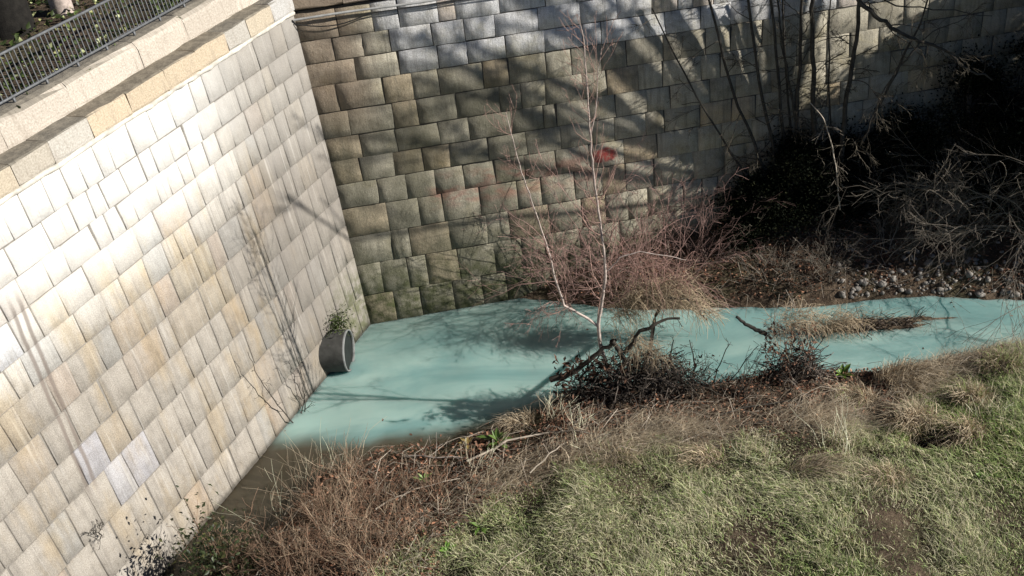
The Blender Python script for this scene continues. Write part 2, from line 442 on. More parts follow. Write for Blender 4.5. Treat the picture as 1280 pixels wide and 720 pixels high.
def gz(x, y):
    x = np.asarray(x, float); y = np.asarray(y, float)
    a, b = dnear(x, y), dfar(x, y)
    zn = -0.5 + 0.5 * sm((a + 0.5) / 0.5) + (0.26 + 0.14 * sm((x + 0.2) / 0.8) * sm((4.6 - x) / 0.8)) * sm(a / 0.28) + 0.10 * np.clip(a, 0, 12)
    zf = -0.5 + 0.5 * sm((b + 0.6) / 0.6) + 0.16 * sm(b / 0.35) + 0.40 * np.clip(b, 0, 3)
    w = wob(x, y) * 0.07 * np.clip(np.maximum(a, b) * 2, 0, 1)
    hol = 0
    for (c_, r_, d_) in HOLES: hol = hol + d_ * np.exp(-(((x - c_[0]) / r_) ** 2 + ((y - c_[1]) / (r_ * 0.6)) ** 2))
    return np.maximum(zn, zf) + w - np.where(zn > zf, hol, 0)
def ground_at(px, py):
    z = 0.3
    for _ in range(25):
        p = at_z(px, py, z); z = 0.5 * z + 0.5 * float(gz(p[0], p[1]))
    p[2] = float(gz(p[0], p[1])); return p

gx = np.unique(np.concatenate([np.linspace(-60, -7, 14), np.arange(-7, 11.01, 0.09), np.linspace(11, 60, 25)]))
gy = np.unique(np.concatenate([np.linspace(-40, 6, 14), np.arange(6, 16.51, 0.09), np.linspace(16.5, 60, 14)]))
X, Y = np.meshgrid(gx, gy)
Vg = np.stack([X, Y, gz(X, Y)], -1).reshape(-1, 3)
nx = len(gx); ii = (np.arange(len(gy) - 1)[:, None] * nx + np.arange(nx - 1)[None]).ravel()
o = mesh_np('ground', Vg, np.stack([ii, ii + 1, ii + nx + 1, ii + nx], 1), M['ground'], smooth=True)
tag(o, 'brown earth river banks and bed', kind='structure')
wx = np.unique(np.concatenate([np.linspace(-20, -6, 8), np.arange(-6, 3, 0.12), np.linspace(3, 60, 20)])); wy = np.unique(np.concatenate([np.linspace(-5, 7, 8), np.arange(7, 15, 0.12), np.linspace(15, 18, 4)]))
X, Y = np.meshgrid(wx, wy); nx = len(wx); ii = (np.arange(len(wy) - 1)[:, None] * nx + np.arange(nx - 1)[None]).ravel()
lit_milk = np.maximum(sm((-dnear(X, Y) + 0.10 * wob(X * 2, Y * 2) - 0.12) / 0.40), sm((X - 0.3) / 1.0))      # 1 = full milky tone, lower paints the bank shade
shade_edge = sm((Y + 0.30 * X - 10.15 + 0.22 * wob(X * 1.5, Y * 2) + 0.12 * wob(X * 5, Y * 5)) / 0.55)  # shade and reflection along the left wall, painted as brown water
lit_milk = lit_milk * np.maximum(shade_edge, sm((X + 0.6) / 0.9))
lit_milk = lit_milk * (1 - 0.30 * sm((Y - 12.6 + 0.2 * wob(X, Y)) / 1.5) * sm((2.2 - X) / 2.0)) * (1 - 0.12 * np.clip(wob(X * 1.2, Y * 2.2) + wob(X * 3, Y * 6), 0, 2))  # darker back of the pool carries tree shade in the tint
o = mesh_np('water', np.stack([X, Y, 0 * X], -1).reshape(-1, 3), np.stack([ii, ii + 1, ii + nx + 1, ii + nx], 1), M['water'], None, np.repeat(lit_milk.reshape(-1, 1), 3, 1), True)
tag(o, 'milky turquoise stream water', kind='structure')

# ------------------------------------------------------------------ the two stone river walls
C0 = np.array([-2.449, 14.141, 0.0])
def wall_frame(az, bat):
    d = np.array([math.sin(az), math.cos(az), 0]); n = norm([math.cos(az), -math.sin(az), bat])
    up = norm(np.cross(n, d) * (1 if np.cross(n, d)[2] > 0 else -1)); y = np.cross(up, d)
    m = Matrix.Identity(4)
    for i in range(3):
        m[i][0], m[i][1], m[i][2], m[i][3] = d[i], y[i], up[i], C0[i]
    return m, d, y, up
ML, dL, yL, upL = wall_frame(0.438, 0.096)
MB, dB, yB, upB = wall_frame(1.437, 0.106)
cl = np.cross(yL, yB); cl = cl / cl[2]                       # the corner line
cl_uL, cl_uB = cl @ dL / (cl @ upL), cl @ dB / (cl @ upB)     # how far it drifts along each wall per metre of height
def wpt(which, u, v, out=0.0):
    d, y, up = (dL, yL, upL) if which == 'L' else (dB, yB, upB)
    return C0 + d * u + up * v - y * out

def block(u0, u1, v0, v1, ua, ub, proud, rough, gap, tint, nu=3, nv=2, depth=0.12):
    """one dressed stone: bulging face grid + chamfer + sides; ua/ub = extra shift of the ends at the top"""
    c = 0.006 if rough < 0.015 else 0.005
    us = np.linspace(0, 1, nu + 1); vs = np.linspace(0, 1, nv + 1)
    g = gap / 2
    def P(s, t, out):
        ul = u0 + ua * t + g; ur = u1 + ub * t - g
        return [ul + (ur - ul) * s, -out, v0 + g + (v1 - v0 - gap) * t]
    V = []
    for t in vs:
        for s in us:
            e = min(s, 1 - s, 0.3) / 0.3 * 0.5 + min(t, 1 - t, 0.3) / 0.3 * 0.5
            V.append(P(s + (0.5 - s) * 2 * c / max(u1 - u0, 0.1), t + (0.5 - t) * 2 * c / (v1 - v0), proud + rough * ((0.1 if rough < 0.015 else 0.0) * e + np.clip(rng.normal(0, 0.24), -0.4, 0.4))))
    F = []
    w = nu + 1
    for j in range(nv):
        for i in range(nu):
            F.append([j * w + i, j * w + i + 1, (j + 1) * w + i + 1, (j + 1) * w + i])
    per = [i for i in range(w)] + [j * w + nu for j in range(1, nv + 1)] + [nv * w + i for i in range(nu - 1, -1, -1)] + [j * w for j in range(nv - 1, 0, -1)]
    k = len(V)
    for q in per:
        s, t = (q % w) / nu, (q // w) / nv
        V.append(P(np.clip(s + rng.normal(0, 0.004), -0.01, 1.01), np.clip(t + rng.normal(0, 0.006), -0.012, 1.012), proud - c - rough * 0.1))
    m = len(per)
    for i in range(m): F.append([per[(i + 1) % m], per[i], k + i, k + (i + 1) % m])
    k2 = len(V)
    for q in per:
        s, t = (q % w) / nu, (q // w) / nv
        V.append(P(s, t, proud - depth))
    for i in range(m): F.append([k + (i + 1) % m, k + i, k2 + i, k2 + (i + 1) % m])
    V = np.array(V)
    return V, np.array(F), np.tile(np.asarray(tint, float), (len(V), 1))

hL = [0.0, 0.62, 1.28, 1.87, 2.37, 2.87, 3.34, 3.74, 4.15, 4.50, 4.85, 5.27]
hB = [0.0, 0.55, 1.12, 1.64, 2.14, 2.56, 2.95, 3.33, 3.74, 4.16, 4.51, 4.85, 5.27]

def lay(which, heights, u_min, u_max, lmin, lmax, root, mat, rough, tintf, limit, visible):
    blocks = []
    hs = [-0.55] + heights
    for ci in range(len(hs) - 1):
        v0, v1 = hs[ci], hs[ci + 1]
        drift = cl_uL if which == 'L' else cl_uB
        c0, c1 = drift * v0, drift * v1
        cuts = []
        if which == 'L':
            u = c0 - rng.uniform(lmin, lmax)
            cuts = [(u, 0, c0, c1 - c0)]
            while u > u_min:
                w = rng.uniform(lmin, lmax) * (1 if rng.random() > 0.12 else 1.45)
                cuts.append((u - w, 0, u, 0)); u -= w
        else:
            u = c0 + rng.uniform(lmin, lmax); cuts = [(c0, c1 - c0, u, 0)]
            while u < u_max:
                w = rng.uniform(lmin, lmax) * (1 if rng.random() > 0.15 else 0.6)
                cuts.append((u, 0, u + w, 0)); u += w
        sk = rng.normal(0, 0.012, len(cuts) + 2)
        for (a, da, b, db) in cuts:
            if a > b - 0.08: continue
            blocks.append((v0, v1, a, da, b, db))
    vis = [b for b in blocks if visible(b)]
    rest = [b for b in blocks if not visible(b)]
    Dw, Uw = (dL, upL) if which == 'L' else (dB, upB)
    vis.sort(key=lambda b: np.linalg.norm(C0 + Dw * (b[2] + b[4]) / 2 + Uw * (b[0] + b[1]) / 2 - np.array([0, 0, CAM_H])))
    if len(vis) > limit: rest += vis[limit:]; vis = vis[:limit]
    RV, RF, RT, n = [], [], [], 0
    for lst, single in ((vis, True), (rest, False)):
        for v0, v1, a, da, b, db in lst:
            um, vm = (a + b) / 2, (v0 + v1) / 2
            V, F, T = block(a, b, v0 + rng.normal(0, .004), v1 + rng.normal(0, .004), da + rng.normal(0, .01), db + rng.normal(0, .01) if db == 0 else db,
                            (0.016 if which == 'L' else 0.013) + np.clip(rng.normal(0, 0.0022), -0.004, 0.005), rough, 0.010 if which == 'L' else 0.010, tintf(um, vm))
            if single:
                ctr = np.array([um, 0, vm])
                mesh_np('granite_block', V, F, mat, root, T, False, ctr, V[:, [0, 2]])
            else:
                RV.append(V); RF.append(F + n); RT.append(T); n += len(V)
    if n:
        V = np.concatenate(RV)
        o = mesh_np('hidden_courses', V, np.concatenate(RF), mat, root, np.concatenate(RT), False, None, V[:, [0, 2]])
        o.name = 'granite_courses'; o['kind'] = 'stuff'

def boxmesh(name, x0, x1, y0, y1, z0, z1, mat, parent, uv=True, tint=(0.4, 0.38, 0.35), sx=(0, 0)):
    V = np.array([(x0, y0, z0), (x1, y0, z0), (x1, y1, z0), (x0, y1, z0), (x0 + sx[0], y0, z1), (x1 + sx[1], y0, z1), (x1 + sx[1], y1, z1), (x0 + sx[0], y1, z1)], float)
    F = [[3, 2, 1, 0], [4, 5, 6, 7], [0, 1, 5, 4], [1, 2, 6, 5], [2, 3, 7, 6], [3, 0, 4, 7]]
    return mesh_np(name, V, F, mat, parent, np.tile(np.array(tint), (8, 1)), False, None, V[:, [0, 2]])

special = [((140, 590), (0.52, 0.53, 0.56)), ((177, 566), (0.50, 0.51, 0.55)), ((125, 560), (0.47, 0.48, 0.52)), ((8, 430), (0.5, 0.52, 0.56)),
           ((290, 395), (0.50, 0.41, 0.28)), ((268, 352), (0.50, 0.44, 0.32)), ((240, 345), (0.49, 0.44, 0.33)), ((250, 312), (0.49, 0.45, 0.34)), ((150, 400), (0.49, 0.42, 0.33)),
           ((190, 440), (0.47, 0.41, 0.34)), ((120, 300), (0.55, 0.50, 0.44)), ((0, 380), (0.52, 0.44, 0.38)), ((275, 500), (0.47, 0.42, 0.35)), ((340, 480), (0.46, 0.40, 0.33)), ((30, 560), (0.48, 0.43, 0.36))]
def on_wall(which, px, py):
    d, y, up = (dL, yL, upL) if which == 'L' else (dB, yB, upB)
    r = ray(px, py); O = np.array([0, 0, CAM_H]); t = ((C0 - O) @ y) / (r @ y); q = O + t * r - C0
    return np.array([q @ d, q @ up])
spL = [(on_wall('L', *p), c) for p, c in special]
def tintL(u, v):
    for q, c in spL:
        if abs(q[0] - u) < 0.22 and abs(q[1] - v) < 0.24: return np.array(c) * 1.06 if c[2] > c[0] else np.array(c) * 0.45 + np.array([0.465, 0.445, 0.41]) * 0.55
    b = np.array([0.47, 0.45, 0.41]) * rng.uniform(0.95, 1.04)
    r = rng.random()
    if r < 0.07: b = b * np.array([1.02, 0.985, 0.93])
    elif r < 0.14: b = b * np.array([0.93, 0.97, 1.02])
    elif r < 0.20: b = b * np.array([1.03, 0.96, 0.92])
    if v > 3.3 and u < -2.0: b = np.clip(b * 1.14, 0, 0.62)  # upper near stretch made paler, sunlit glare put into the tint
    return b
def tintB(u, v):
    b = np.array([0.47, 0.44, 0.355]) * rng.uniform(0.78, 1.15)
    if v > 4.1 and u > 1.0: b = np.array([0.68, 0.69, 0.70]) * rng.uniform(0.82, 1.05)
    if rng.random() < 0.10: b *= np.array([1.08, 0.96, 0.85])
    return b

U0 = -16.0
wl = empty('stone_river_wall', C0, 'pale sunlit granite block wall with cornice running along the left side of the pool', 'wall', None, ML)
boxmesh('wall_core', U0, 0.3, -0.002, 0.9, -0.9, 5.29, M['mortar_pale'], wl, sx=(0, 0.2))
lay('L', hL, U0, 0, 0.20, 0.46, wl, M['granite_pale'], 0.006, tintL, 300, lambda b: b[4] > -8.2 and b[1] > 0)
wb = empty('stone_river_wall', C0, 'dark mossy granite wall across the back of the pool, streaked with tree shadows', 'wall', None, MB)
boxmesh('wall_core', -0.1, 24.0, -0.002, 0.9, -0.9, 5.29, M['mortar'], wb, sx=(-0.3, 0))
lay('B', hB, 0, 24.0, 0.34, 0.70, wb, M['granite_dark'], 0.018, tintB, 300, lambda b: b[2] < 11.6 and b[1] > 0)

# cornice stones, lime fillet and coping on top of the left wall; the cornice turns the corner on the back wall
def profile_stone(name, parent, prof, u0, u1, mat, tint, ua=0.0, ub=0.0):
    prof = np.array(prof, float); n = len(prof)
    jj = rng.normal(0, 0.006, prof.shape); m = 4
    V = []
    for s in np.linspace(0, 1, m):
        e = 0.008 if s in (0.0, 1.0) else 0.0
        for i, (y, z) in enumerate(prof):
            V.append((u0 + (u1 - u0) * s, y + e + rng.normal(0, 0.005), z - e * 0.6 + rng.normal(0, 0.005)))
    V = np.array(V); F = []
    for a in range(m - 1):
        for i in range(n):
            F.append([a * n + i, a * n + (i + 1) % n, (a + 1) * n + (i + 1) % n, (a + 1) * n + i])
    me = bpy.data.meshes.new(name)
    me.from_pydata([tuple(v) for v in V], [], [list(f)[::-1] for f in F] + [list(range(n)), list(range((m - 1) * n, m * n))[::-1]])
    a = me.color_attributes.new('tint', 'FLOAT_COLOR', 'POINT')
    for i in range(len(V)): a.data[i].color = (*tint, 1)
    uvl = me.uv_layers.new(name='UVMap')
    for l in me.loops:
        v = me.vertices[l.vertex_index].co; uvl.data[l.index].uv = (v.x, v.z - v.y * 1.0)
    me.materials.append(mat); me.validate()
    o = bpy.data.objects.new(name, me); col.objects.link(o); o.parent = parent
    return o

def mat_coping():
    k = NT('weathered_sandstone'); uvn = k.n('ShaderNodeUVMap'); uv = uvn.outputs[0]
    a = k.n('ShaderNodeAttribute', attribute_name='tint')
    c = k.mix(1.0, a.outputs['Color'], k.mix(k.ramp(k.noise(uv, 45, 4, 0.7), 0.3, 0.7), (0.75, 0.73, 0.7), (1.15, 1.15, 1.15)), 'MULTIPLY')
    c = k.mix(k.ramp(k.noise(k.scale(uv, (5, 0.8, 1)), 2.0, 5, 0.7), 0.48, 0.7, 0, 0.5), c, (0.24, 0.20, 0.16))
    g = k.n('ShaderNodeNewGeometry'); sz = k.n('ShaderNodeSeparateXYZ'); k.l(g.outputs['Normal'], sz.inputs[0])
    flat = k.ramp(sz.outputs[2], 0.6, 0.9)
    lichen = k.mix(k.ramp(k.noise(uv, 9, 5, 0.7), 0.35, 0.65), (0.115, 0.105, 0.085), (0.24, 0.215, 0.17))
    c = k.mix(k.math('MULTIPLY', flat, 0.85), c, lichen)
    k.l(c, k.b.inputs['Base Color']); k.b.inputs['Roughness'].default_value = 0.9; k.b.inputs['Specular IOR Level'].default_value = 0.15
    k.l(k.bump(k.noise(uv, 30, 5, 0.7), 0.5, 0.02), k.b.inputs['Normal'])
    return k.m
M['coping'] = mat_coping()

def run_stones(root, name, prof, u_from, u_to, lmin, lmax, tints):
    u = u_to
    while u > u_from:
        w = rng.uniform(lmin, lmax); a = max(u - w, u_from)
        t = np.array(tints[rng.integers(len(tints))]) * rng.uniform(0.92, 1.08)
        profile_stone(name, root, prof, a + 0.004, u - 0.004, M['coping'], t)
        u = a
tb = [(0.43, 0.395, 0.335), (0.44, 0.385, 0.30), (0.42, 0.40, 0.36), (0.44, 0.435, 0.42), (0.46, 0.385, 0.285)]
band = [(-0.075, 5.335), (-0.085, 5.36), (-0.085, 5.585), (-0.06, 5.600), (0.27, 5.615), (0.5, 5.60), (0.5, 5.29), (0.05, 5.29)]
ucT = cl_uL * 5.35
run_stones(wl, 'cornice_stone', band, U0, ucT + 0.02, 0.42, 0.72, tb)
t = Tubes(); P = [(u, -0.030 + 0.006 * math.sin(u * 7) + rng.normal(0, 0.004), 5.295 + rng.normal(0, 0.006)) for u in np.arange(U0, ucT, 0.12)]
t.add(P, 0.036, 8); t.build('lime_fillet', M['lime'], wl)
par = [(0.225, 5.60), (0.220, 5.64), (0.220, 5.85), (0.235, 5.90), (0.275, 5.94), (0.36, 5.96), (0.62, 5.97), (0.66, 5.94), (0.66, 5.55), (0.3, 5.55)]
tp = [(0.46, 0.415, 0.355), (0.48, 0.435, 0.375), (0.44, 0.40, 0.345)]
run_stones(wl, 'coping_stone', par, U0, ucT + 0.35, 0.9, 1.5, tp)
u = cl_uB * 5.35 - 0.02
tbk = [(0.26, 0.21, 0.16), (0.3, 0.25, 0.2), (0.33, 0.29, 0.24)]
while u < 24:
    w = rng.uniform(0.7, 1.2); profile_stone('cornice_stone', wb, band, u + 0.004, u + w - 0.004, M['coping'], tbk[rng.integers(3)]); u += w

# terrace behind the walls
cB = wpt('B', 24, 5.6, -0.45); cL = wpt('L', U0, 5.6, -0.6); cc = C0 + cl * 5.6 + norm(yL + yB) * 0.6
Vt = np.array([cL, cc, cB, (60, 20, 5.6), (60, 60, 5.6), (-60, 60, 5.6), (-60, -20, 5.6)]); Vt[:, 2] = 5.72
me = bpy.data.meshes.new('terrace_ground'); me.from_pydata([tuple(v) for v in Vt], [], [list(range(len(Vt)))[::-1]]); me.materials.append(M['ground'])
o = bpy.data.objects.new('terrace_ground', me); col.objects.link(o); tag(o, 'dark earth of the raised terrace behind the railing', kind='structure')

# ------------------------------------------------------------------ iron railing on the coping
rl = empty('iron_railing', C0, 'grey iron railing of thin upright bars on top of the pale left wall', 'railing', None, ML)
RY, RZ = 0.38, 5.96
def rail_bar(name, u0, u1, z, w, h, ):
    boxmesh(name, u0, u1, RY - w / 2, RY + w / 2, z, z + h, M['iron'], rl, tint=(1, 1, 1))
RU0, RU1 = -9.6, -0.2
rail_bar('bottom_rail', RU0, RU1, RZ + 0.055, 0.03, 0.022)
rail_bar('top_rail', RU0, RU1, RZ + 0.50, 0.036, 0.024)
proto = None
nb = int((RU1 - RU0) / 0.066)
for i in range(nb):
    u = RU0 + 0.03 + i * 0.066
    if proto is None:
        bm_ = Tubes(); bm_.add([(0, 0, 0), (0, 0, 0.423)], 0.0085, 6)
        proto = bm_.build('baluster', M['iron'], rl, smooth=True); b = proto
    else:
        b = proto.copy(); col.objects.link(b); b.parent = rl
    b.location = (u, RY, RZ + 0.077)
proto = None
for u in np.arange(RU0 + 0.25, RU1, 0.5):
    if proto is None:
        proto = boxmesh('foot', -0.012, 0.012, -0.012, 0.012, -0.02, 0.055, M['iron'], rl, tint=(1, 1, 1)); b = proto
    else:
        b = proto.copy(); col.objects.link(b); b.parent = rl
    b.location = (u, RY, RZ)

# ------------------------------------------------------------------ concrete pipe
pa, pb = at_z(422, 470), at_z(449, 440)
pm = (pa + pb) / 2; R0 = 0.335
_a = math.atan2(-yL[1], -yL[0]) + math.radians(18)      # the pipe leaves the wall askew, pointing downstream
axis = np.array([math.cos(_a), math.sin(_a), 0]); side = norm(np.cross(axis, [0, 0, 1]))
pc = pm + np.array([0, 0, 0.30]) + axis * 0.09 - dL * 0.04
pr = empty('concrete_pipe', tuple(pc), 'round concrete drain pipe half sunk in turquoise water below the pale wall', 'pipe')
def ringtube(name, prof, mat, n=40):
    V, F = [], []; m = len(prof)
    for i in range(n):
        a = 2 * math.pi * i / n
        rad = side * math.cos(a) + np.array([0, 0, 1]) * math.sin(a)
        for (x, r) in prof: V.append(axis * x + rad * r)
    for i in range(n):
        for j in range(m - 1):
            i2 = (i + 1) % n
            F.append([i * m + j, i * m + j + 1, i2 * m + j + 1, i2 * m + j])
    return mesh_np(name, np.array(V) + pc, F, mat, pr, None, True)
ringtube('barrel', [(-1.0, R0), (-0.03, R0)], M['concrete'])
ringtube('bore', [(-2.6, 0.0), (-2.6, R0 - 0.022), (-0.03, R0 - 0.022)], M['shaded_bore'])
ringtube('shade_disc', [(-0.045, 0.0), (-0.045, R0 - 0.022)], M['bore_shade'])  # flat black disc painting the shade inside the bore
ringtube('rim', [(-0.03, R0), (-0.008, R0 + 0.002), (0.0, R0 - 0.008), (0.0, R0 - 0.014), (-0.008, R0 - 0.02), (-0.03, R0 - 0.022)], M['concrete_rim'])

# ------------------------------------------------------------------ conduit and cable under the back wall cornice
t = Tubes(); t.add([wpt('B', u, 5.20 + 0.006 * math.sin(u * 3), 0.085) for u in np.arange(-0.25, 14, 0.4)], 0.018, 8)
tag(t.build('conduit', M['conduit']), 'thin grey conduit running along the top of the dark back wall', 'conduit')
t = Tubes(); t.add([wpt('B', u, 5.14 - 0.10 * math.sin(max(0, min(1, (u + 0.25) / 1.1)) * math.pi) + 0.0 * u, 0.075) for u in np.arange(-0.25, 14, 0.12)], 0.009, 5)
tag(t.build('cable', M['cable']), 'thin black cable sagging just below the grey conduit on the back wall', 'cable')

# ================================================================== vegetation and flood debris
def wchoice(n, cols, probs, var=0.2):
    c = np.array(cols)[rng.choice(len(cols), n, p=probs)]
    return c * rng.uniform(1 - var, 1 + var, (n, 1))

def scatter(n, x0, x1, y0, y1, accept):
    P = np.stack([rng.uniform(x0, x1, n), rng.uniform(y0, y1, n)], 1)
    k = accept(P[:, 0], P[:, 1]); P = P[rng.random(n) < k]
    return np.concatenate([P, gz(P[:, 0], P[:, 1])[:, None]], 1)

# ---- grass on the near bank
def grass_start(x): return np.interp(x, [-2.2, -1.2, 0.5, 4.2, 5.6, 6.6, 12], [2.6, 1.75, 1.55, 1.5, 0.9, 0.15, 0.1]) + 0.22 * wob(x * 2.1, x * 1.3)
def acc_grass(x, y):
    d = dnear(x, y); g = grass_start(x)
    k = np.clip((d - g) / 0.35 + 0.3, 0, 1) * np.clip((x + 2.3) / 0.6, 0, 1)
    for (c_, r_, d_) in HOLES[:4]: k = k * (1 - 0.9 * np.exp(-(((x - c_[0]) / r_) ** 2 + ((y - c_[1]) / (r_ * 0.6)) ** 2)))
    return k * np.clip(0.75 + 0.9 * wob(x * 2.3 + 5, y * 2.3), 0.12, 1)
B = scatter(520000, -2.6, 10.5, 4.8, 12.2, acc_grass)
n = len(B)
pat = wob(B[:, 0] * 1.1 + 9, B[:, 1] * 1.1); pat2 = wob(B[:, 0] * 3.1, B[:, 1] * 3.1 + 4)
gcol = wchoice(n, [(0.16, 0.245, 0.065), (0.30, 0.385, 0.135), (0.58, 0.53, 0.37), (0.40, 0.38, 0.20)], [0.36, 0.28, 0.2, 0.16], 0.45)
straw_mix = np.clip(0.42 + 0.9 * pat + 0.4 * pat2 - 0.14 * np.clip(B[:, 0] - 4.0, 0, 3) * (B[:, 1] > 8.6), 0, 0.85)[:, None] * rng.random((n, 1))
gcol = gcol * (1 - straw_mix) + np.array([0.60, 0.54, 0.40]) * straw_mix
Hh = rng.uniform(0.03, 0.105, n) * np.clip(1 + 1.5 * pat2, 0.3, 2.4)
ld = np.stack([wob(B[:, 0] * 1.6 + 2, B[:, 1] * 1.6), wob(B[:, 0] * 1.6, B[:, 1] * 1.6 + 7)], 1) * 0.7 + rng.normal(0, 0.75, (n, 2))
V, F, T = blades(B, Hh, ld, rng.uniform(0.005, 0.011, n), gcol)
tag(mesh_np('grass', V, F, M['grass'], None, T), 'short pale winter grass on the near bank', 'grass', kind='stuff')

# ---- matted pale straw between the litter and the grass
def acc_straw(x, y):
    d = dnear(x, y); g = grass_start(x)
    return np.exp(-((d - g + 0.15) / 0.33) ** 2) * np.clip((x + 1.6) / 0.8, 0, 1) * np.clip(0.55 + 1.2 * wob(x * 1.8, y * 2.4 + 3), 0.05, 1)
B = scatter(130000, -2.0, 8.5, 8.0, 12.0, acc_straw); n = len(B)
ld = np.stack([rng.normal(1.0, 0.9, n), rng.normal(-0.2, 0.9, n)], 1) * 1.5
V, F, T = blades(B + np.array([0, 0, 0.03]), rng.uniform(0.07, 0.17, n), ld, rng.uniform(0.004, 0.008, n), wchoice(n, [(0.95, 0.95, 0.95), (0.7, 0.66, 0.62), (1.2, 1.2, 1.2)], [0.45, 0.3, 0.25]))
tag(mesh_np('matted_straw', V, F, M['straw'], None, T), 'pale flattened dead grass along the upper edge of the bank', 'dead grass', kind='stuff')

# ---- brown leaf litter on both banks
def acc_lit(x, y):
    d = dnear(x, y); b = dfar(x, y)
    k = np.clip((d - 0.02) / 0.1, 0, 1) * np.clip((grass_start(x) + 0.3 - d) / 0.4, 0, 1)
    k2 = np.clip((b - 0.05) / 0.1, 0, 1) * (y < 16.6) * 0.8
    k3 = (x < -1.2) * np.clip((d - 0.02) / 0.1, 0, 1)
    return np.clip(np.maximum(np.maximum(k, k2), k3), 0, 1) * np.clip(0.75 + 0.8 * wob(x * 3, y * 3), 0.15, 1)
B = scatter(120000, -5.2, 9.5, 7.2, 16.4, acc_lit); n = len(B)
V, F, T = leaf_cards(B + np.stack([np.zeros(n), np.zeros(n), rng.uniform(0.0, 0.05, n)], 1), rng.uniform(0.025, 0.075, n),
                     wchoice(n, [(1, 1, 1), (1.7, 1.55, 1.4), (0.5, 0.5, 0.5), (2.1, 2.2, 2.1)], [0.45, 0.2, 0.25, 0.1]), 0.35, 0.5, 0.3)
tag(mesh_np('leaf_litter', V, F, M['leaf_dead'], None, T), 'brown fallen leaves and plant litter on the stream banks', 'leaf litter', kind='stuff')
B = scatter(9000, -5.0, 9.5, 7.2, 16.2, acc_lit); n = len(B)
t = Tubes()
for p in B[:5200]:
    L = rng.uniform(0.12, 0.6); a = rng.uniform(0, 6.28); e = rng.uniform(0.0, 0.5)
    d = np.array([math.cos(a), math.sin(a), e]) * L
    m = p + d * 0.5 + np.array([0, 0, rng.uniform(0.0, 0.10)]) + rng.normal(0, 0.03, 3)
    q = p + d; q[2] = max(q[2] * 0.5 + 0.5 * float(gz(q[0], q[1])), 0.02) + 0.02
    t.add([p + np.array([0, 0, 0.01]), m, q], rng.uniform(0.002, 0.005), 3, np.array([1, 1, 1]) * rng.choice([0.45, 0.8, 1.2], p=[0.35, 0.4, 0.25]))
tag(t.build('loose_twigs', M['twig_pale'], smooth=False), 'loose dead stalks strewn over the banks', 'twigs', kind='stuff')

# ---- clumps of dry reddish stems at the left
def stem_clump(p, h, r, nst, label, group, mat='stem_dry', lean=(0, 0), tw=True, name='dry_weed_clump', cat='dry weeds', tintr=(0.45, 1.5), kids=3.0, rad=0.0038):
    root = empty(name, tuple(p), label, cat, group)
    st, tg = Tubes(), Tubes()
    for i in range(nst):
        a = rng.uniform(0, 6.28); q = np.array(p) + np.array([math.cos(a), math.sin(a), 0]) * r * math.sqrt(rng.random())
        q[2] = float(gz(q[0], q[1])) - 0.03
        hh = h * rng.uniform(0.45, 1.1)
        d = norm([lean[0] + rng.normal(0, 0.42), lean[1] + rng.normal(0, 0.42), 1])
        k = 5; P = [q]
        for j in range(k):
            d = norm(d + rng.normal(0, 0.17, 3) + np.array([lean[0], lean[1], -0.03 * j]) * 0.15); P.append(P[-1] + d * hh / k)
        ti = np.array([1, 1, 1]) * rng.uniform(*tintr)
        if rng.random() < 0.42: ti = ti * np.array([1.45, 1.7, 1.75])
        st.add(P, np.linspace(rad, rad * 0.45, k + 1), 3, ti)
        if tw:
            for _ in range(rng.poisson(kids)):
                i0 = rng.integers(2, k); s0 = P[i0]; dd = norm((P[i0 + 1] - P[i0]) / (hh / k) + rng.normal(0, 0.55, 3))
                L = hh * rng.uniform(0.12, 0.32)
                tg.add([s0, s0 + dd * L * 0.5, s0 + dd * L + np.array([0, 0, 0.12 * L])], [rad * 0.55, rad * 0.45, rad * 0.3], 3, ti)
    st.build('stems', M[mat], root, smooth=False)['kind'] = 'stuff'
    if tg.n: tg.build('twigs', M[mat], root, smooth=False)['kind'] = 'stuff'
    return root
GW = 'dry weed clumps on the bank below the pale wall'
clumps = [((345, 700), 0.62, 0.22, 60, 'reddish dry weed clump closest to the wall foot, beside the brown shaded water'),
          ((398, 640), 0.75, 0.24, 70, 'reddish dry weed clump rising in front of the brown shaded water'),
          ((425, 680), 0.95, 0.32, 120, 'tall dense brown weed clump in the middle of the dry stand'),
          ((375, 722), 0.85, 0.30, 100, 'orange brown weed clump at the bottom edge below the wall shadow'),
          ((455, 715), 0.85, 0.32, 90, 'orange brown weed clump at the bottom edge beside the first green grass'),
          ((465, 630), 0.7, 0.30, 80, 'greyish dry weed clump beside the broad leaved plant at the water'),
          ((530, 615), 0.45, 0.32, 80, 'short tangled dry weed clump under the dark pool edge'),
          ((312, 690), 0.6, 0.16, 40, 'small pale weed clump at the foot of the wall by the brown water'),
          ((350, 625), 0.7, 0.16, 40, 'thin tall weed clump with bare tips against the foot of the wall'),
          ((300, 722), 0.55, 0.20, 50, 'low dark red weed clump in the bottom corner against the wall'),
          ((505, 670), 0.55, 0.35, 80, 'low pale weed clump between the dry stand and the grass'),
          ((440, 590), 0.55, 0.22, 40, 'thin dry weed clump standing at the very edge of the pool')]
for (px, h, r, nn, lab) in clumps:
    stem_clump(ground_at(*px), h, r, nn, lab, GW)
GT = 'pale dry stalk clumps along the near bank'
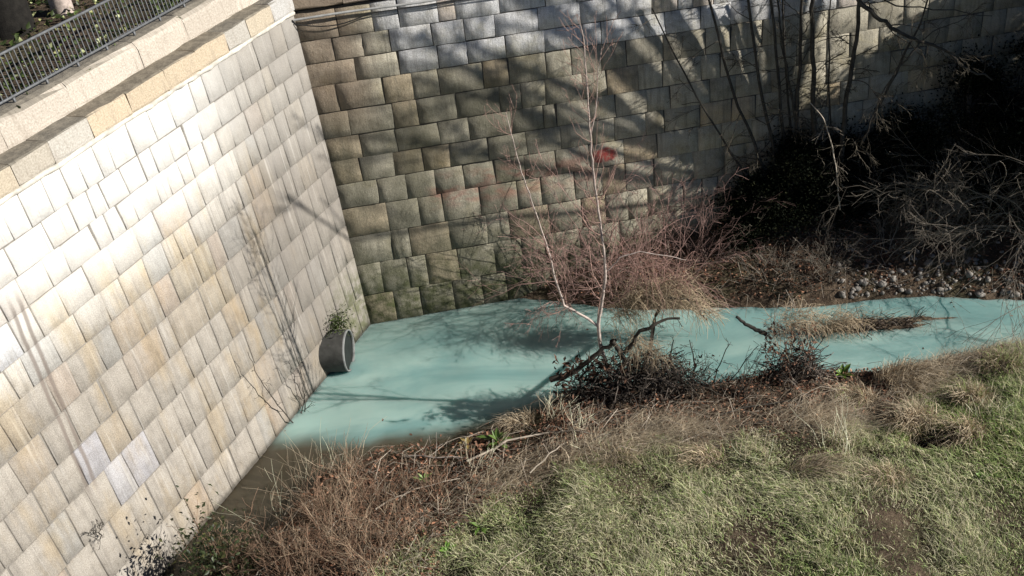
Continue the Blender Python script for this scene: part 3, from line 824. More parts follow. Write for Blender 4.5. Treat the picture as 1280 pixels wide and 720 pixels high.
for (px, h, r, nn, lab, ln) in [((720, 535), 0.55, 0.18, 26, 'pale stalk clump left of the big debris heap by dark water', (0.2, 0)),
                       ((735, 562), 0.5, 0.15, 22, 'bleached stalk clump below the left end of the debris heap', (0.1, 0)),
                       ((1045, 560), 0.75, 0.22, 34, 'tall upright pale stalk clump below the brown bramble', (0.0, 0)),
                       ((945, 575), 0.5, 0.2, 26, 'short pale stalk clump above the matted straw in the middle', (0.25, 0)),
                       ((690, 520), 0.5, 0.16, 30, 'brown stalk clump bent over the water left of the heap', (0.35, 0.1)),
                       ((1230, 520), 0.4, 0.2, 26, 'pale stalk clump in green grass near the right edge', (0.4, 0)),
                       ((600, 590), 0.5, 0.2, 24, 'sparse stalk clump beside the long curved fallen branch', (0.3, 0.1))]:
    stem_clump(ground_at(*px), h, r, nn, lab, GT, 'straw', ln, True, 'dry_stalk_clump', 'dry stalks', (0.7, 1.3), 1.2, 0.0045)

for (x, y, h, nn, lab) in [(-3.5, 9.8, 0.75, 20, 'sparse pale reeds in the brown shallows nearest the bottom edge'), (-3.1, 10.3, 0.8, 24, 'sparse pale reeds in the brown shallows along the wall foot'), (-2.7, 10.75, 0.7, 22, 'sparse pale reeds where the turquoise water turns brown')]:
    stem_clump((x, y, float(gz(x, y))), h + 0.3, 0.3, nn, lab, 'reeds in the brown shallows', 'straw', (0, 0), True, 'reed_clump', 'reeds', (0.5, 1.2), 0.6, 0.0035)

# ---- dead grass tussocks
def tussock(p, r, L, nb, label, green=0.0, rise=0.25):
    root = empty('dry_grass_tussock', tuple(p), label, 'grass tussock', 'dead grass tussocks on the near bank')
    a = rng.uniform(0, 6.28, nb); q = np.sqrt(rng.random(nb)) * r
    B = np.stack([p[0] + np.cos(a) * q, p[1] + np.sin(a) * q * 0.7, np.zeros(nb)], 1)
    B[:, 2] = gz(B[:, 0], B[:, 1]) + rise * (1 - (q / r) ** 2) * 0.8
    H = rng.uniform(0.5, 1.1, nb) * L
    ln0 = rng.uniform(-0.9, 1.6); ld = np.stack([np.cos(a), np.sin(a)], 1) * rng.uniform(0.0, 0.7, (nb, 1)) + rng.normal(0, 0.55, (nb, 2)) + np.array([ln0, -0.25])
    T0 = wchoice(nb, [(1, 1, 1), (0.6, 0.55, 0.5), (1.25, 1.2, 1.15), (0.5, 0.75, 0.35)], [0.42 - green / 2, 0.3, 0.28 - green / 2, green], 0.2)
    V, F, T = blades(B, H, ld, rng.uniform(0.005, 0.010, nb), T0, curl=0.9)
    mesh_np('blades', V, F, M['straw'], root, T)['kind'] = 'stuff'
    n2 = 60; mm = []
    # the dark root mass under the blades
    V = []; F = []; nr, na = 4, 10
    for i in range(nr):
        for j in range(na):
            rr = r * 1.0 * (1 - i / (nr - 1)) ; an = 2 * math.pi * j / na
            x, y = p[0] + math.cos(an) * rr * rng.uniform(0.85, 1.1), p[1] + math.sin(an) * rr * 0.7 * rng.uniform(0.85, 1.1)
            V.append((x, y, float(gz(x, y)) - 0.02 + rise * 0.8 * math.sin(i / (nr - 1) * math.pi / 2)))
    for i in range(nr - 1):
        for j in range(na): F.append([i * na + j, i * na + (j + 1) % na, (i + 1) * na + (j + 1) % na, (i + 1) * na + j])
    mesh_np('root_mass', V, F, M['ground'], root, None, True)
    return root
for px, r, L, nb, g, rise, lab in [((1128, 476), 0.42, 0.30, 900, 0.0, 0.30, 'big straw coloured tussock spilling over the stream edge'),
        ((1068, 500), 0.28, 0.28, 500, 0.05, 0.2, 'brown tussock just below the small green leaved sprig'),
        ((1138, 530), 0.34, 0.34, 700, 0.0, 0.32, 'grey straw tussock with a black hollow at its left side'),
        ((1200, 545), 0.30, 0.30, 600, 0.1, 0.30, 'straw tussock with a dark hollow beside the brighter green grass'),
        ((1215, 500), 0.26, 0.34, 500, 0.1, 0.22, 'arching bleached tussock above the second dark hollow'),
        ((1255, 460), 0.36, 0.26, 700, 0.3, 0.28, 'partly green tussock on the stream edge at the right border'),
        ((1110, 600), 0.3, 0.26, 600, 0.15, 0.15, 'combed over pale tussock in the grass under the dark hollows'),
        ((1010, 590), 0.3, 0.24, 550, 0.1, 0.14, 'flattened pale tussock in the middle of the straw band'),
        ((880, 575), 0.28, 0.24, 450, 0.1, 0.14, 'flattened brown tussock below the black bank under the heap'),
        ((770, 575), 0.28, 0.24, 450, 0.2, 0.14, 'small tussock beside the moss patch under the heap'),
        ((650, 530), 0.22, 0.26, 350, 0.0, 0.15, 'rounded brown tussock hanging over the dark pool edge'),
        ((492, 545), 0.20, 0.22, 260, 0.0, 0.12, 'rust brown tussock behind the leafy plant at the pool')]:
    tussock(ground_at(*px), r, L * 0.85, int(nb * 0.75), lab, g, rise * 0.55)

# ---- fallen branches on the near bank
def fallen(pxs, r, mat, label, lift=0.05, tint=(1, 1, 1), twigs=3):
    P = [ground_at(*q) + np.array([0, 0, lift * (1 + 0.6 * math.sin(i * 2.1))]) for i, q in enumerate(pxs)]
    Q = []
    for a, b in zip(P[:-1], P[1:]):
        for s in (0, 0.34, 0.67): Q.append(a + (b - a) * s + rng.normal(0, 0.008, 3))
    Q.append(P[-1])
    root = empty('fallen_branch', tuple(P[0]), label, 'branch', 'fallen branches on the near bank')
    t = Tubes(); t.add(Q, np.linspace(r, r * 0.5, len(Q)), 6, tint); par_ = t.build('stick', mat, root)
    t = Tubes()
    for _ in range(twigs):
        i = rng.integers(2, len(Q) - 1); out = []
        grow(out, Q[i], norm(rng.normal(0, 1, 3) + np.array([0, 0, 0.6])), rng.uniform(0.2, 0.4), r * 0.4, 1, rng, 0.08, 0.2, kids=2)
        for p_, r_, _l in out: t.add(p_, r_, 3, tint)
    if t.n: t.build('side_twigs', mat, par_)['kind'] = 'stuff'
fallen([(585, 584), (635, 562), (687, 543), (715, 545), (742, 553)], 0.017, M['twig_pale'], 'long curved bleached branch lying on brown litter above the grass', 0.10)
fallen([(664, 598), (688, 576), (709, 556)], 0.012, M['twig_pale'], 'short straight bleached stick leaning against the curved branch', 0.09, twigs=1)
fallen([(470, 640), (520, 617), (575, 600)], 0.012, M['twig_pale'], 'grey stick lying between the dry weeds and the grass', 0.06)
fallen([(505, 572), (545, 577), (605, 572)], 0.014, M['bark_grey'], 'dark thin branch along the black edge of the pool', 0.05)
fallen([(845, 560), (880, 545), (915, 552)], 0.012, M['twig_pale'], 'pale forked stick on the litter below the black bank', 0.06)
fallen([(900, 520), (945, 512), (1000, 500)], 0.014, M['bark_dark'], 'dark branch lying along the water edge below the brown bramble', 0.05)
fallen([(625, 715), (650, 697), (672, 680)], 0.009, M['twig_pale'], 'small pale stick in the grass at the bottom edge', 0.05, twigs=0)

# ---- broad leaved plants
def broad_plant(p, n, L, label, tint=(1, 1, 1), spread=0.7):
    root = empty('broad_leaved_plant', tuple(p), label, 'plant', 'broad leaved plants on the near bank')
    for i in range(n):
        a = 2 * math.pi * i / n + rng.uniform(-0.3, 0.3); e = rng.uniform(0.35, 1.25); l = L * rng.uniform(0.6, 1.15); w = l * rng.uniform(0.2, 0.3)
        d = np.array([math.cos(a) * math.cos(e), math.sin(a) * math.cos(e), math.sin(e)]); s = norm(np.cross(d, [0, 0, 1])); up = np.cross(s, d)
        V, F = [], []
        prof = [(0, 0.12), (0.25, 0.5), (0.5, 1.0), (0.75, 0.75), (1.0, 0.05)]
        for k, (x, ww) in enumerate(prof):
            c = np.array(p) + d * l * x - np.array([0, 0, spread * 0.35 * l * x * x])
            V += [c - s * w * ww * 0.5 + up * w * 0.18 * ww, c, c + s * w * ww * 0.5 + up * w * 0.18 * ww]
            if k:
                o_ = (k - 1) * 3
                F += [[o_, o_ + 1, o_ + 4, o_ + 3], [o_ + 1, o_ + 2, o_ + 5, o_ + 4]]
        mesh_np('leaf', V, F, M['leaf_green'], root, np.tile(np.array(tint) * rng.uniform(0.7, 1.5), (len(V), 1)), True)
broad_plant(ground_at(476, 556), 12, 0.32, 'yellowish broad leaved plant on the bank corner of the pool', (1.9, 1.6, 1.6))
broad_plant(ground_at(497, 552), 9, 0.28, 'second pale leaved plant right of the yellowish one by the pool', (2.1, 1.8, 2.0))
broad_plant(ground_at(622, 552), 11, 0.30, 'dark green dock plant with one bright leaf at the dark water', (0.8, 0.9, 0.7))
broad_plant(ground_at(585, 556), 7, 0.2, 'purplish withered plant sticking out over the dark water', (1.6, 0.8, 1.0))
broad_plant(ground_at(1052, 470), 9, 0.26, 'small fresh green sprig in front of the water right of the bramble', (1.2, 1.4, 0.8))
broad_plant(ground_at(530, 600), 8, 0.18, 'pale green rosette in the dry weeds below the pool', (1.8, 1.9, 2.0))
for px, lab in [((830, 552), 'low bright green moss like plant under the debris heap'), ((600, 660), 'dark green rosette in the grass near the bottom centre'),
                ((560, 690), 'dark green rosette close to the bottom edge by the weeds'), ((880, 625), 'green rosette in the pale grass below the straw band'), ((1225, 600), 'bright green rosette at the right side of the grass')]:
    broad_plant(ground_at(*px), 14, 0.17, lab, (0.8, 1.0, 0.6), 1.0)

# ---- birch sapling with two white stems
def px_line(pxs, y, sub=4, wig=0.004):
    P = [at_y(px, py, y + (dy[0] if dy else 0)) for (px, py, *dy) in pxs]
    Q = []
    for a, b in zip(P[:-1], P[1:]):
        for s in range(sub): Q.append(a + (b - a) * s / sub + rng.normal(0, wig, 3))
    Q.append(P[-1]); return np.array(Q)
def side_twigs(out, Q, R, n, L, lvl, up=0.15, spread=0.9, start=0.15, kids=3, wig=0.14):
    for t_ in rng.uniform(start, 0.99, n):
        x = t_ * (len(Q) - 1); i = min(int(x), len(Q) - 2); q = Q[i] + (Q[i + 1] - Q[i]) * (x - i); dd = norm(Q[i + 1] - Q[i])
        sd = norm(np.cross(dd, rng.normal(0, 1, 3)))
        grow(out, q, norm(dd * 0.6 + sd * spread), L * rng.uniform(0.5, 1.3) * (1.15 - 0.6 * t_), max(R[i] * 0.42, 0.003), lvl, rng, 0.07, wig, up, kids, 0.5, 0.8, 0.4, 0.25, 0.2, 0.0026)
bp = np.array([1.2, 11.42, float(gz(1.2, 11.42))]); yb = 11.42
root = empty('birch_sapling', tuple(bp), 'slender pale birch sapling with two stems rising from the debris heap', 'tree')
Q1 = px_line([(762, 470), (750, 432), (748, 405), (753, 375), (757, 345), (753, 300), (746, 250), (741, 210), (738, 170), (734, 120), (731, 60), (724, 20)], yb)
Q2 = px_line([(748, 408), (730, 395), (705, 382), (694, 350), (688, 322), (676, 285), (664, 250), (652, 215), (641, 175), (632, 140)], yb)
Q3 = px_line([(738, 175), (745, 130), (748, 90), (752, 60)], yb)
Q4 = px_line([(757, 340), (775, 322), (800, 314), (835, 320), (858, 325)], yb)
for nm, Q, r0, r1 in (('trunk', Q1, 0.030, 0.005), ('trunk', Q2, 0.020, 0.004), ('branch', Q3, 0.008, 0.003), ('branch', Q4, 0.010, 0.004)):
    t = Tubes(); R = np.linspace(r0, r1, len(Q)); t.add(Q, R, 8, (1, 1, 1)); par_ = t.build(nm, M['birch'], root)
    out = []; side_twigs(out, Q, R, {0.030: 46, 0.020: 38, 0.008: 12, 0.010: 12}[r0], 0.7, 1)
    t = Tubes()
    for p_, r_, l_ in out: t.add(p_, np.minimum(r_, 0.006), 3, np.array([0.75, 0.58, 0.54]) * rng.uniform(0.7, 1.2))
    t.build('twigs', M['birch'], par_)['kind'] = 'stuff'

# ---- red brown twig shrubs at the far water edge
def twig_shrub(p, h, nst, label, group, mat='twig_red', r0=0.010, lean=(0, 0), droop=-0.02, spread=0.55, kids=6, lvl=2, name='twiggy_shrub', tintr=(0.6, 1.35), seg=0.12):
    p = np.array(p, float)
    root = empty(name, tuple(p), label, 'shrub', group)
    st, tw = Tubes(), Tubes()
    for i in range(nst):
        a = rng.uniform(0, 6.28); q = p + np.array([math.cos(a), math.sin(a), 0]) * rng.uniform(0, 0.25)
        out = []
        grow(out, q - np.array([0, 0, 0.05]), norm([lean[0] + math.cos(a) * spread * rng.random() * 1.5, lean[1] + math.sin(a) * spread * rng.random() * 1.5, 1]), h * rng.uniform(0.6, 1.1),
             r0 * rng.uniform(0.6, 1.2), lvl, rng, seg, 0.13, droop, kids, 0.45, 0.75, 0.3, 0.25, 0.2, 0.0024)
        for P, R, l in out:
            ti = np.array([1, 1, 1]) * rng.uniform(*tintr)
            (st if l == lvl else tw).add(P, R, 5 if l == lvl else 3, ti)
    st.build('stems', M[mat], root)['kind'] = 'stuff'
    tw.build('twigs', M[mat], root, smooth=False)['kind'] = 'stuff'
    return root
GR = 'red brown twiggy shrubs at the foot of the back wall'
twig_shrub((0.85, 14.25, 0.05), 1.7, 12, 'leftmost red brown twiggy shrub, its twigs trailing in the pool', GR, droop=-0.06, spread=1.0, kids=6, r0=0.007)
twig_shrub((1.7, 14.1, 0.15), 2.8, 24, 'tallest red brown twiggy shrub, standing right behind the birch stems', GR, droop=-0.02, spread=0.7, kids=5, r0=0.008)
twig_shrub((2.5, 14.05, 0.2), 2.3, 18, 'red brown twiggy shrub behind the top of the debris heap', GR, spread=0.7, kids=5, r0=0.008, tintr=(0.4, 1.2))
twig_shrub((1.1, 14.4, 0.2), 2.5, 14, 'smaller twiggy shrub close against the wall below the red paint', GR, spread=0.6, kids=5, r0=0.007)
twig_shrub((3.2, 14.3, 0.5), 1.7, 12, 'dark twiggy shrub at the edge of the black shade', GR, tintr=(0.3, 0.7), kids=5, r0=0.008)

# ---- flood debris heap
def heap(c, rad, label, parts, name='flood_debris_heap', cat='debris heap'):
    c = np.array(c, float); rad = np.array(rad, float)
    root = empty(name, (c[0], c[1], float(gz(c[0], c[1]))), label, cat, 'heaps of flood debris at the water edge')
    def inside(n, squash=1.0):
        v = rng.normal(0, 1, (n, 3)); v /= np.linalg.norm(v, axis=1, keepdims=True); v *= rng.uniform(0.3, 1, (n, 1)) ** (1 / 2)
        v[:, 2] = np.abs(v[:, 2]) * squash - 0.1
        return c + v * rad
    nt, ns, nl, nroot = parts
    t = Tubes()
    for p in inside(nt):
        d = norm(rng.normal(0, 1, 3) * np.array([1.3, 0.8, 0.7])); L = rng.uniform(0.15, 0.55); k = 5; P = [p]
        for j in range(k - 1): d = norm(d + rng.normal(0, 0.28, 3) + np.array([0, 0, -0.06])); P.append(P[-1] + d * L / k)
        t.add(P, rng.uniform(0.003, 0.008), 3, np.array([1, 1, 1]) * rng.choice([0.5, 1.0, 2.2, 3.4], p=[0.35, 0.35, 0.2, 0.1]))
    t.build('tangled_twigs', M['twig_dark'], root, smooth=False)['kind'] = 'stuff'
    return root, inside
c = at_y(800, 470, 11.32)
hr, inside = heap((1.6, 11.27, 0.30), (1.0, 0.34, 0.85), 'large dark heap of flood debris and straw around the birch stems', (1700, 0, 0, 0))
# black soil core of the heap
def lump(c, rad, mat, name, root, nr=9, na=18, j=0.12, tint=(1, 1, 1)):
    V, F = [], []
    for i in range(nr):
        e = math.pi / 2 * i / (nr - 1)
        for k in range(na):
            a = 2 * math.pi * k / na; q = 1 + rng.normal(0, j) * (i < nr - 1)
            V.append((c[0] + math.cos(a) * math.cos(e) * rad[0] * q, c[1] + math.sin(a) * math.cos(e) * rad[1] * q, c[2] + math.sin(e) * rad[2] * q))
    for i in range(nr - 1):
        for k in range(na): F.append([i * na + k, i * na + (k + 1) % na, (i + 1) * na + (k + 1) % na, (i + 1) * na + k])
    return mesh_np(name, V, F, mat, root, np.tile(np.array(tint, float), (len(V), 1)), True)
lump((1.65, 11.20, 0.1), (0.8, 0.26, 0.45), M['ground'], 'soil_core', hr)
lump((2.6, 11.15, 0.1), (0.9, 0.18, 0.26), M['ground'], 'soil_core', hr)
for pxs, r in [([(690, 474), (718, 462), (748, 440), (770, 425)], 0.05), ([(765, 425), (785, 455), (790, 490), (780, 510)], 0.04), ([(700, 500), (735, 480), (770, 470), (810, 455)], 0.022),
               ([(780, 440), (800, 415), (822, 402), (850, 398)], 0.035), ([(720, 505), (728, 470), (752, 440)], 0.02), ([(820, 480), (836, 450), (842, 425)], 0.018), ([(860, 490), (868, 460), (862, 425)], 0.013), ([(890, 490), (896, 462), (912, 430)], 0.010), ([(905, 485), (930, 455), (948, 432)], 0.009)]:
    Q = px_line(pxs, 11.22, 4, 0.015); t = Tubes(); t.add(Q, np.linspace(r, r * 0.5, len(Q)) * rng.uniform(0.85, 1.15, len(Q)), 7, (0.9, 0.85, 0.8)); par_ = t.build('driftwood', M['bark_dark'], hr)
    out = []; side_twigs(out, Q, np.full(len(Q), r * 0.5), 7, 0.28, 1, -0.1, 1.0)
    t = Tubes()
    for p_, r_, l_ in out: t.add(p_, r_, 3, (0.9, 0.8, 0.75))
    t.build('side_twigs', M['bark_dark'], par_)['kind'] = 'stuff'
def straw_drape(root, ridge, n, drop, y, out_dir, mat='straw', r=0.0032, fan=0.25, tints=(0.55, 1.35), w=0.10, curl=0.2):
    R = px_line(ridge, y, 6, 0.02); t = Tubes()
    for _ in range(n):
        i = rng.integers(0, len(R)); p = R[i] + rng.normal(0, w, 3) * np.array([1, 1, 0.6])
        d = norm(np.array(out_dir) + rng.normal(0, fan, 3)); L = drop * rng.uniform(0.5, 1.25); P = [p]; k = 5
        for j in range(k):
            d = norm(d + np.array([0, 0, -0.22]) + rng.normal(0, curl, 3)); P.append(P[-1] + d * L / k)
        t.add(P, np.linspace(r, r * 0.6, k + 1), 3, np.array([1, 0.95, 0.9]) * rng.uniform(*tints))
    t.build('straw', M[mat], root, smooth=False)['kind'] = 'stuff'
straw_drape(hr, [(765, 400), (790, 372), (825, 362), (855, 372), (880, 392)], 480, 0.45, 12.85, (0.75, -0.15, 0.25), r=0.0036, fan=0.55, tints=(0.3, 1.6), w=0.09)
straw_drape(hr, [(770, 385), (800, 358), (835, 352), (860, 365)], 300, 0.35, 12.85, (0.2, -0.2, 0.4), r=0.0036, fan=0.9, tints=(0.3, 1.4), w=0.12)
straw_drape(hr, [(780, 390), (815, 370), (850, 372)], 220, 0.45, 12.8, (0.25, -0.3, 0.1), fan=0.8, tints=(0.3, 1.2), r=0.003)
straw_drape(hr, [(780, 330), (820, 335), (855, 355)], 260, 0.5, 12.95, (0.0, -0.1, 0.4), r=0.003, fan=0.9, mat='twig_red', w=0.16)
straw_drape(hr, [(790, 420), (815, 440), (822, 470)], 220, 0.35, 11.35, (0.0, -0.3, -0.1), r=0.0034, fan=0.4, tints=(0.3, 1.2), w=0.06)
straw_drape(hr, [(765, 425), (795, 432), (830, 440)], 130, 0.4, 11.3, (0.0, -0.4, 0.0), r=0.003, fan=0.5, tints=(0.3, 0.9))
# the bough from the heap that carries the far straw
Q = np.concatenate([px_line([(800, 478), (812, 440)], 11.35, 5), px_line([(818, 400), (830, 372), (858, 374), (884, 400)], 12.75, 5)])
t = Tubes(); t.add(Q, np.linspace(0.035, 0.012, len(Q)), 7, (0.9, 0.85, 0.8)); t.build('driftwood', M['bark_dark'], hr)
def dead_leaves(root, boxpx, y, n, size, dark, thick=0.25):
    (x0, y0), (x1, y1) = boxpx
    P = np.array([at_y(rng.uniform(x0, x1), rng.uniform(y0, y1), y + rng.normal(0, thick * 0.5)) for _ in range(n)])
    P[:, 2] = np.maximum(P[:, 2], np.maximum(gz(P[:, 0], P[:, 1]), 0.0) + 0.01)
    V, F, T = leaf_cards(P, rng.uniform(0.6, 1.3, n) * size, wchoice(n, [(1, 1, 1), (0.4, 0.4, 0.4), (1.6, 1.6, 1.6)], [0.4, 0.45, 0.15]) * dark, 0.9, 0.4)
    mesh_np('dead_leaves', V, F, M['leaf_dead'], root, T)['kind'] = 'stuff'
dead_leaves(hr, ((695, 450), (790, 520)), 11.20, 420, 0.10, 0.4)
dead_leaves(hr, ((780, 440), (905, 500)), 11.23, 170, 0.07, 0.35)
t = Tubes()
for _ in range(46):
    p = ground_at(rng.uniform(785, 945), rng.uniform(488, 500)); out = []
    grow(out, p, norm([rng.normal(0.15, .35), rng.normal(0, .25), 1]), rng.uniform(0.3, 0.75), 0.007, 1, rng, 0.08, 0.12, -0.02, 3, rmin=0.003)
    for p_, r_, l_ in out: t.add(p_, r_, 3, np.array([1, 0.95, 0.9]) * rng.uniform(0.5, 1.4))
t.build('stalks', M['bark_dark'], hr)['kind'] = 'stuff'
# right hand bramble with brown leaves
hb, _ = heap((3.95, 11.30, 0.28), (0.42, 0.3, 0.62), 'smaller upright brown bramble heap at the water edge with a black stick', (500, 0, 0, 0))
lump((3.95, 11.23, 0.1), (0.36, 0.2, 0.4), M['ground'], 'soil_core', hb)
dead_leaves(hb, ((955, 405), (1020, 490)), 11.23, 600, 0.07, 0.75)
straw_drape(hb, [(965, 415), (990, 398), (1015, 402)], 220, 0.35, 11.32, (0.3, -0.1, 0.4), fan=0.6)
Q = px_line([(921, 396), (932, 405), (945, 412), (958, 418)], 11.32); t = Tubes(); t.add(Q, np.linspace(0.02, 0.035, len(Q)), 7, (0.6, 0.6, 0.6)); t.build('driftwood', M['bark_dark'], hb)
out = []
for px in [(965, 420), (985, 415), (1000, 412), (975, 440), (1010, 430)]:
    grow(out, at_y(*px, 11.32), norm([rng.normal(0, .4), rng.normal(0, .3), 1]), 0.6, 0.006, 1, rng, 0.07, 0.14, 0.0, 4)
t = Tubes()
for p_, r_, l_ in out: t.add(p_, r_, 3, (1, 1, 1))
t.build('stems', M['twig_pale'], hb)['kind'] = 'stuff'

# ---- straw raft stranded in the stream
rc = at_z(1085, 408, 0.0)
rf, _ = heap((rc[0], rc[1], 0.0), (0.9, 0.14, 0.12), 'low raft of straw and mud stranded in mid stream', (260, 0, 0, 0), 'stranded_debris_raft', 'debris raft')
lump((rc[0] + 0.2, rc[1], -0.05), (0.95, 0.17, 0.10), M['ground'], 'mud', rf, j=0.2)
straw_drape(rf, [(1010, 405), (1040, 398), (1070, 402)], 420, 0.32, rc[1] - 0.05, (0.4, -0.2, 0.25), fan=0.6)
straw_drape(rf, [(1090, 402), (1120, 404), (1150, 402)], 120, 0.3, rc[1], (0.6, -0.1, 0.1), fan=0.4, tints=(0.4, 1.2), w=0.06)

# ---- bare willow against the back wall with overhanging limbs
wbse = np.array([5.35, 14.95, 0.0]); wbse[2] = float(gz(*wbse[:2]))
wr = empty('bare_willow', tuple(wbse), 'bare dark willow with upright stems and an overhanging limb before the back wall', 'tree')
WL = [([(1028, 250), (1020, 200), (1017, 120), (1016, 50), (1017, -30)], 15.0, 0.05, 0.03), ([(1045, 245), (1054, 170), (1063, 100), (1070, 50), (1077, -30)], 14.9, 0.045, 0.028),
      ([(1020, 250), (1000, 180), (985, 100), (975, 30), (968, -30)], 15.15, 0.025, 0.012), ([(1050, 245), (1085, 160), (1120, 90), (1150, 30), (1170, -30)], 15.0, 0.026, 0.012),
      ([(1045, 250), (1040, 180), (1036, 100), (1040, -20)], 15.2, 0.018, 0.010),
      ([(985, 275), (968, 200), (948, 100), (930, -30)], 15.1, 0.034, 0.020), ([(990, 270), (980, 180), (972, 90), (962, -30)], 15.2, 0.030, 0.020), ([(980, 275), (950, 200), (915, 110), (878, -30)], 15.05, 0.032, 0.018),  # this row and the next: dark stems added to strengthen the shadow fan
      ([(995, 265), (996, 160), (1000, 60), (1003, -30)], 15.15, 0.036, 0.022), ([(975, 278), (930, 215), (870, 120), (815, 10)], 15.0, 0.024, 0.010), ([(1000, 262), (985, 130), (978, -30)], 15.25, 0.022, 0.014),
      ([(1050, -40), (1075, 5), (1100, 25), (1125, 42), (1150, 52), (1180, 62), (1205, 85), (1240, 100)], 14.3, 0.038, 0.012),
      ([(1150, 52), (1128, 80), (1105, 110), (1088, 150), (1080, 175)], 14.3, 0.016, 0.005), ([(1062, -20), (1120, 8), (1180, 12), (1240, 20)], 14.5, 0.014, 0.006)]
for pxs, y, r0, r1 in WL:
    Q = px_line(pxs, y, 4, 0.012); R = np.linspace(r0, r1, len(Q)); t = Tubes(); t.add(Q, R, 7, (1, 1, 1)); par_ = t.build('limb', M['bark_dark'], wr)
    out = []; side_twigs(out, Q, R, 12 if r0 > 0.02 else 7, 0.9, 2, -0.06, 0.9, 0.1, 5); t = Tubes()
    for p_, r_, l_ in out: t.add(p_, np.minimum(r_, 0.008), 3, np.array([1.0, 0.95, 0.85]) * rng.uniform(0.8, 2.4))
    t.build('twigs', M['bark_dark'], par_)['kind'] = 'stuff'

# ---- dead stalk, bramble thickets and dark evergreens on the shaded far bank
Q = px_line([(1012, 128), (1030, 148), (1041, 185), (1047, 225), (1050, 262)], 14.4); t = Tubes(); t.add(Q, np.linspace(0.007, 0.012, len(Q)), 5, (1.2, 1.2, 1.2))
ds = empty('dead_stalk', tuple(Q[-1]), 'single bleached stalk standing in front of the black shade', 'stalk'); t.build('stalk', M['twig_pale'], ds)
out = []; side_twigs(out, Q, np.full(len(Q), 0.007), 8, 0.35, 1, -0.05); t = Tubes()
for p_, r_, l_ in out: t.add(p_, r_, 3, (1, 1, 1))
t.build('twigs', M['twig_pale'], ds)
GB = 'bare thickets on the shaded far bank'
twig_shrub((8.0, 14.35, 0.6), 2.8, 26, 'pale bare thicket at the upper right border', GB, 'twig_pale', 0.007, (-0.25, -0.1), -0.05, 0.6, 6, 2, 'bare_thicket', (0.25, 0.8))
twig_shrub((8.7, 13.9, 0.5), 3.4, 22, 'arching grey thicket rising at the very right edge', GB, 'twig_pale', 0.008, (-0.3, 0), -0.07, 0.5, 6, 2, 'bare_thicket', (0.25, 0.8))
twig_shrub((6.6, 14.7, 0.8), 2.2, 16, 'tangled brown thicket under the overhanging willow limb', GB, 'twig_pale', 0.006, (0.1, -0.1), -0.06, 0.6, 6, 2, 'bare_thicket', (0.2, 0.6))
twig_shrub((7.1, 14.3, 0.6), 1.3, 14, 'grey thicket in the black shade above the cobbles', GB, 'twig_pale', 0.007, (0, 0), 0.0, 0.35, 5, 2, 'bare_thicket', (0.35, 0.9))
twig_shrub((5.2, 13.9, 0.25), 0.9, 20, 'low brown thicket on the far bank above the straw raft', GB, 'twig_pale', 0.006, (-0.2, 0), -0.05, 0.8, 5, 2, 'bare_thicket', (0.2, 0.7))
twig_shrub((4.2, 13.95, 0.25), 0.8, 16, 'low dark thicket on the far bank beside the debris heap', GB, 'twig_pale', 0.006, (-0.2, 0), -0.05, 0.8, 5, 2, 'bare_thicket', (0.3, 0.7))
twig_shrub((6.3, 14.1, 0.4), 0.8, 14, 'low grey thicket at the back of the cobbles', GB, 'twig_pale', 0.006, (0.2, 0), -0.03, 0.7, 5, 2, 'bare_thicket', (0.35, 0.9))

def evergreen(p, h, r, n, label, crown_from=0.15, name='evergreen_tree', size=0.11, mat='leaf_dark'):
    p = np.array(p, float); p[2] = float(gz(p[0], p[1])) if p[1] < 16.2 and p[2] < 3 else p[2]
    root = empty(name, tuple(p), label, 'tree' if 'tree' in name else 'shrub', 'dark evergreens shading the far bank')
    out = []
    t = Tubes(); P = [p + np.array([rng.normal(0, .05), rng.normal(0, .05), z]) for z in np.linspace(-0.1, h * 0.8, 8)]
    t.add(P, np.linspace(0.05 + 0.02 * h, 0.03, 8), 8); t.build('trunk', M['bark_dark'], root)
    br = Tubes(); C = []
    nc = int(26 + h * r * 3)
    for i in range(nc):
        a = rng.uniform(0, 6.28); z = rng.uniform(crown_from, 1.0); rr = r * math.sin(min(1, (1.08 - z) * 1.4) * math.pi / 2) * rng.uniform(0.35, 1.0)
        q = p + np.array([math.cos(a) * rr, math.sin(a) * rr, z * h])
        i0 = min(int(z * 7), 7); br.add([P[i0], (P[i0] + q) / 2 + rng.normal(0, .08, 3), q], [0.03, 0.018, 0.008], 4)
        C.append((q, rng.uniform(0.28, 0.5) * (0.6 + 0.25 * r)))
    br.build('limbs', M['bark_dark'], root)['kind'] = 'stuff'
    pts = []
    for q, s in C: pts.append(q + rng.normal(0, 1, (n // nc, 3)) * s * np.array([0.55, 0.55, 0.45]))
    pts = np.concatenate(pts)
    V, F, T = leaf_cards(pts, rng.uniform(0.6, 1.3, len(pts)) * size, wchoice(len(pts), [(1, 1, 1), (0.6, 0.7, 0.6), (1.7, 1.5, 1.2)], [0.5, 0.3, 0.2]), 0.8, 0.55)
    mesh_np('crown', V, F, M[mat], root, T)['kind'] = 'stuff'
evergreen((12.3, 14.5, 0), 5.6, 1.3, 50000, 'dark evergreen tree just beyond the right border', 0.03)
evergreen((11.9, 13.45, 0), 4.7, 1.1, 40000, 'smaller dark evergreen beyond the right border nearest the stream', 0.03)
evergreen((14.8, 13.9, 0), 6.8, 1.7, 60000, 'tall dark evergreen tree well beyond the right border', 0.03)
evergreen((9.35, 14.2, 0), 4.1, 0.78, 36000, 'unseen leafy mound added beyond the right border to shade the back wall', 0.02, 'shade_mound', 0.08)  # out of view, added to darken the wall where the fan starts
evergreen((10.6, 15.2, 0), 4.6, 1.0, 30000, 'dark evergreen tree against the back wall beyond the right border', 0.03)

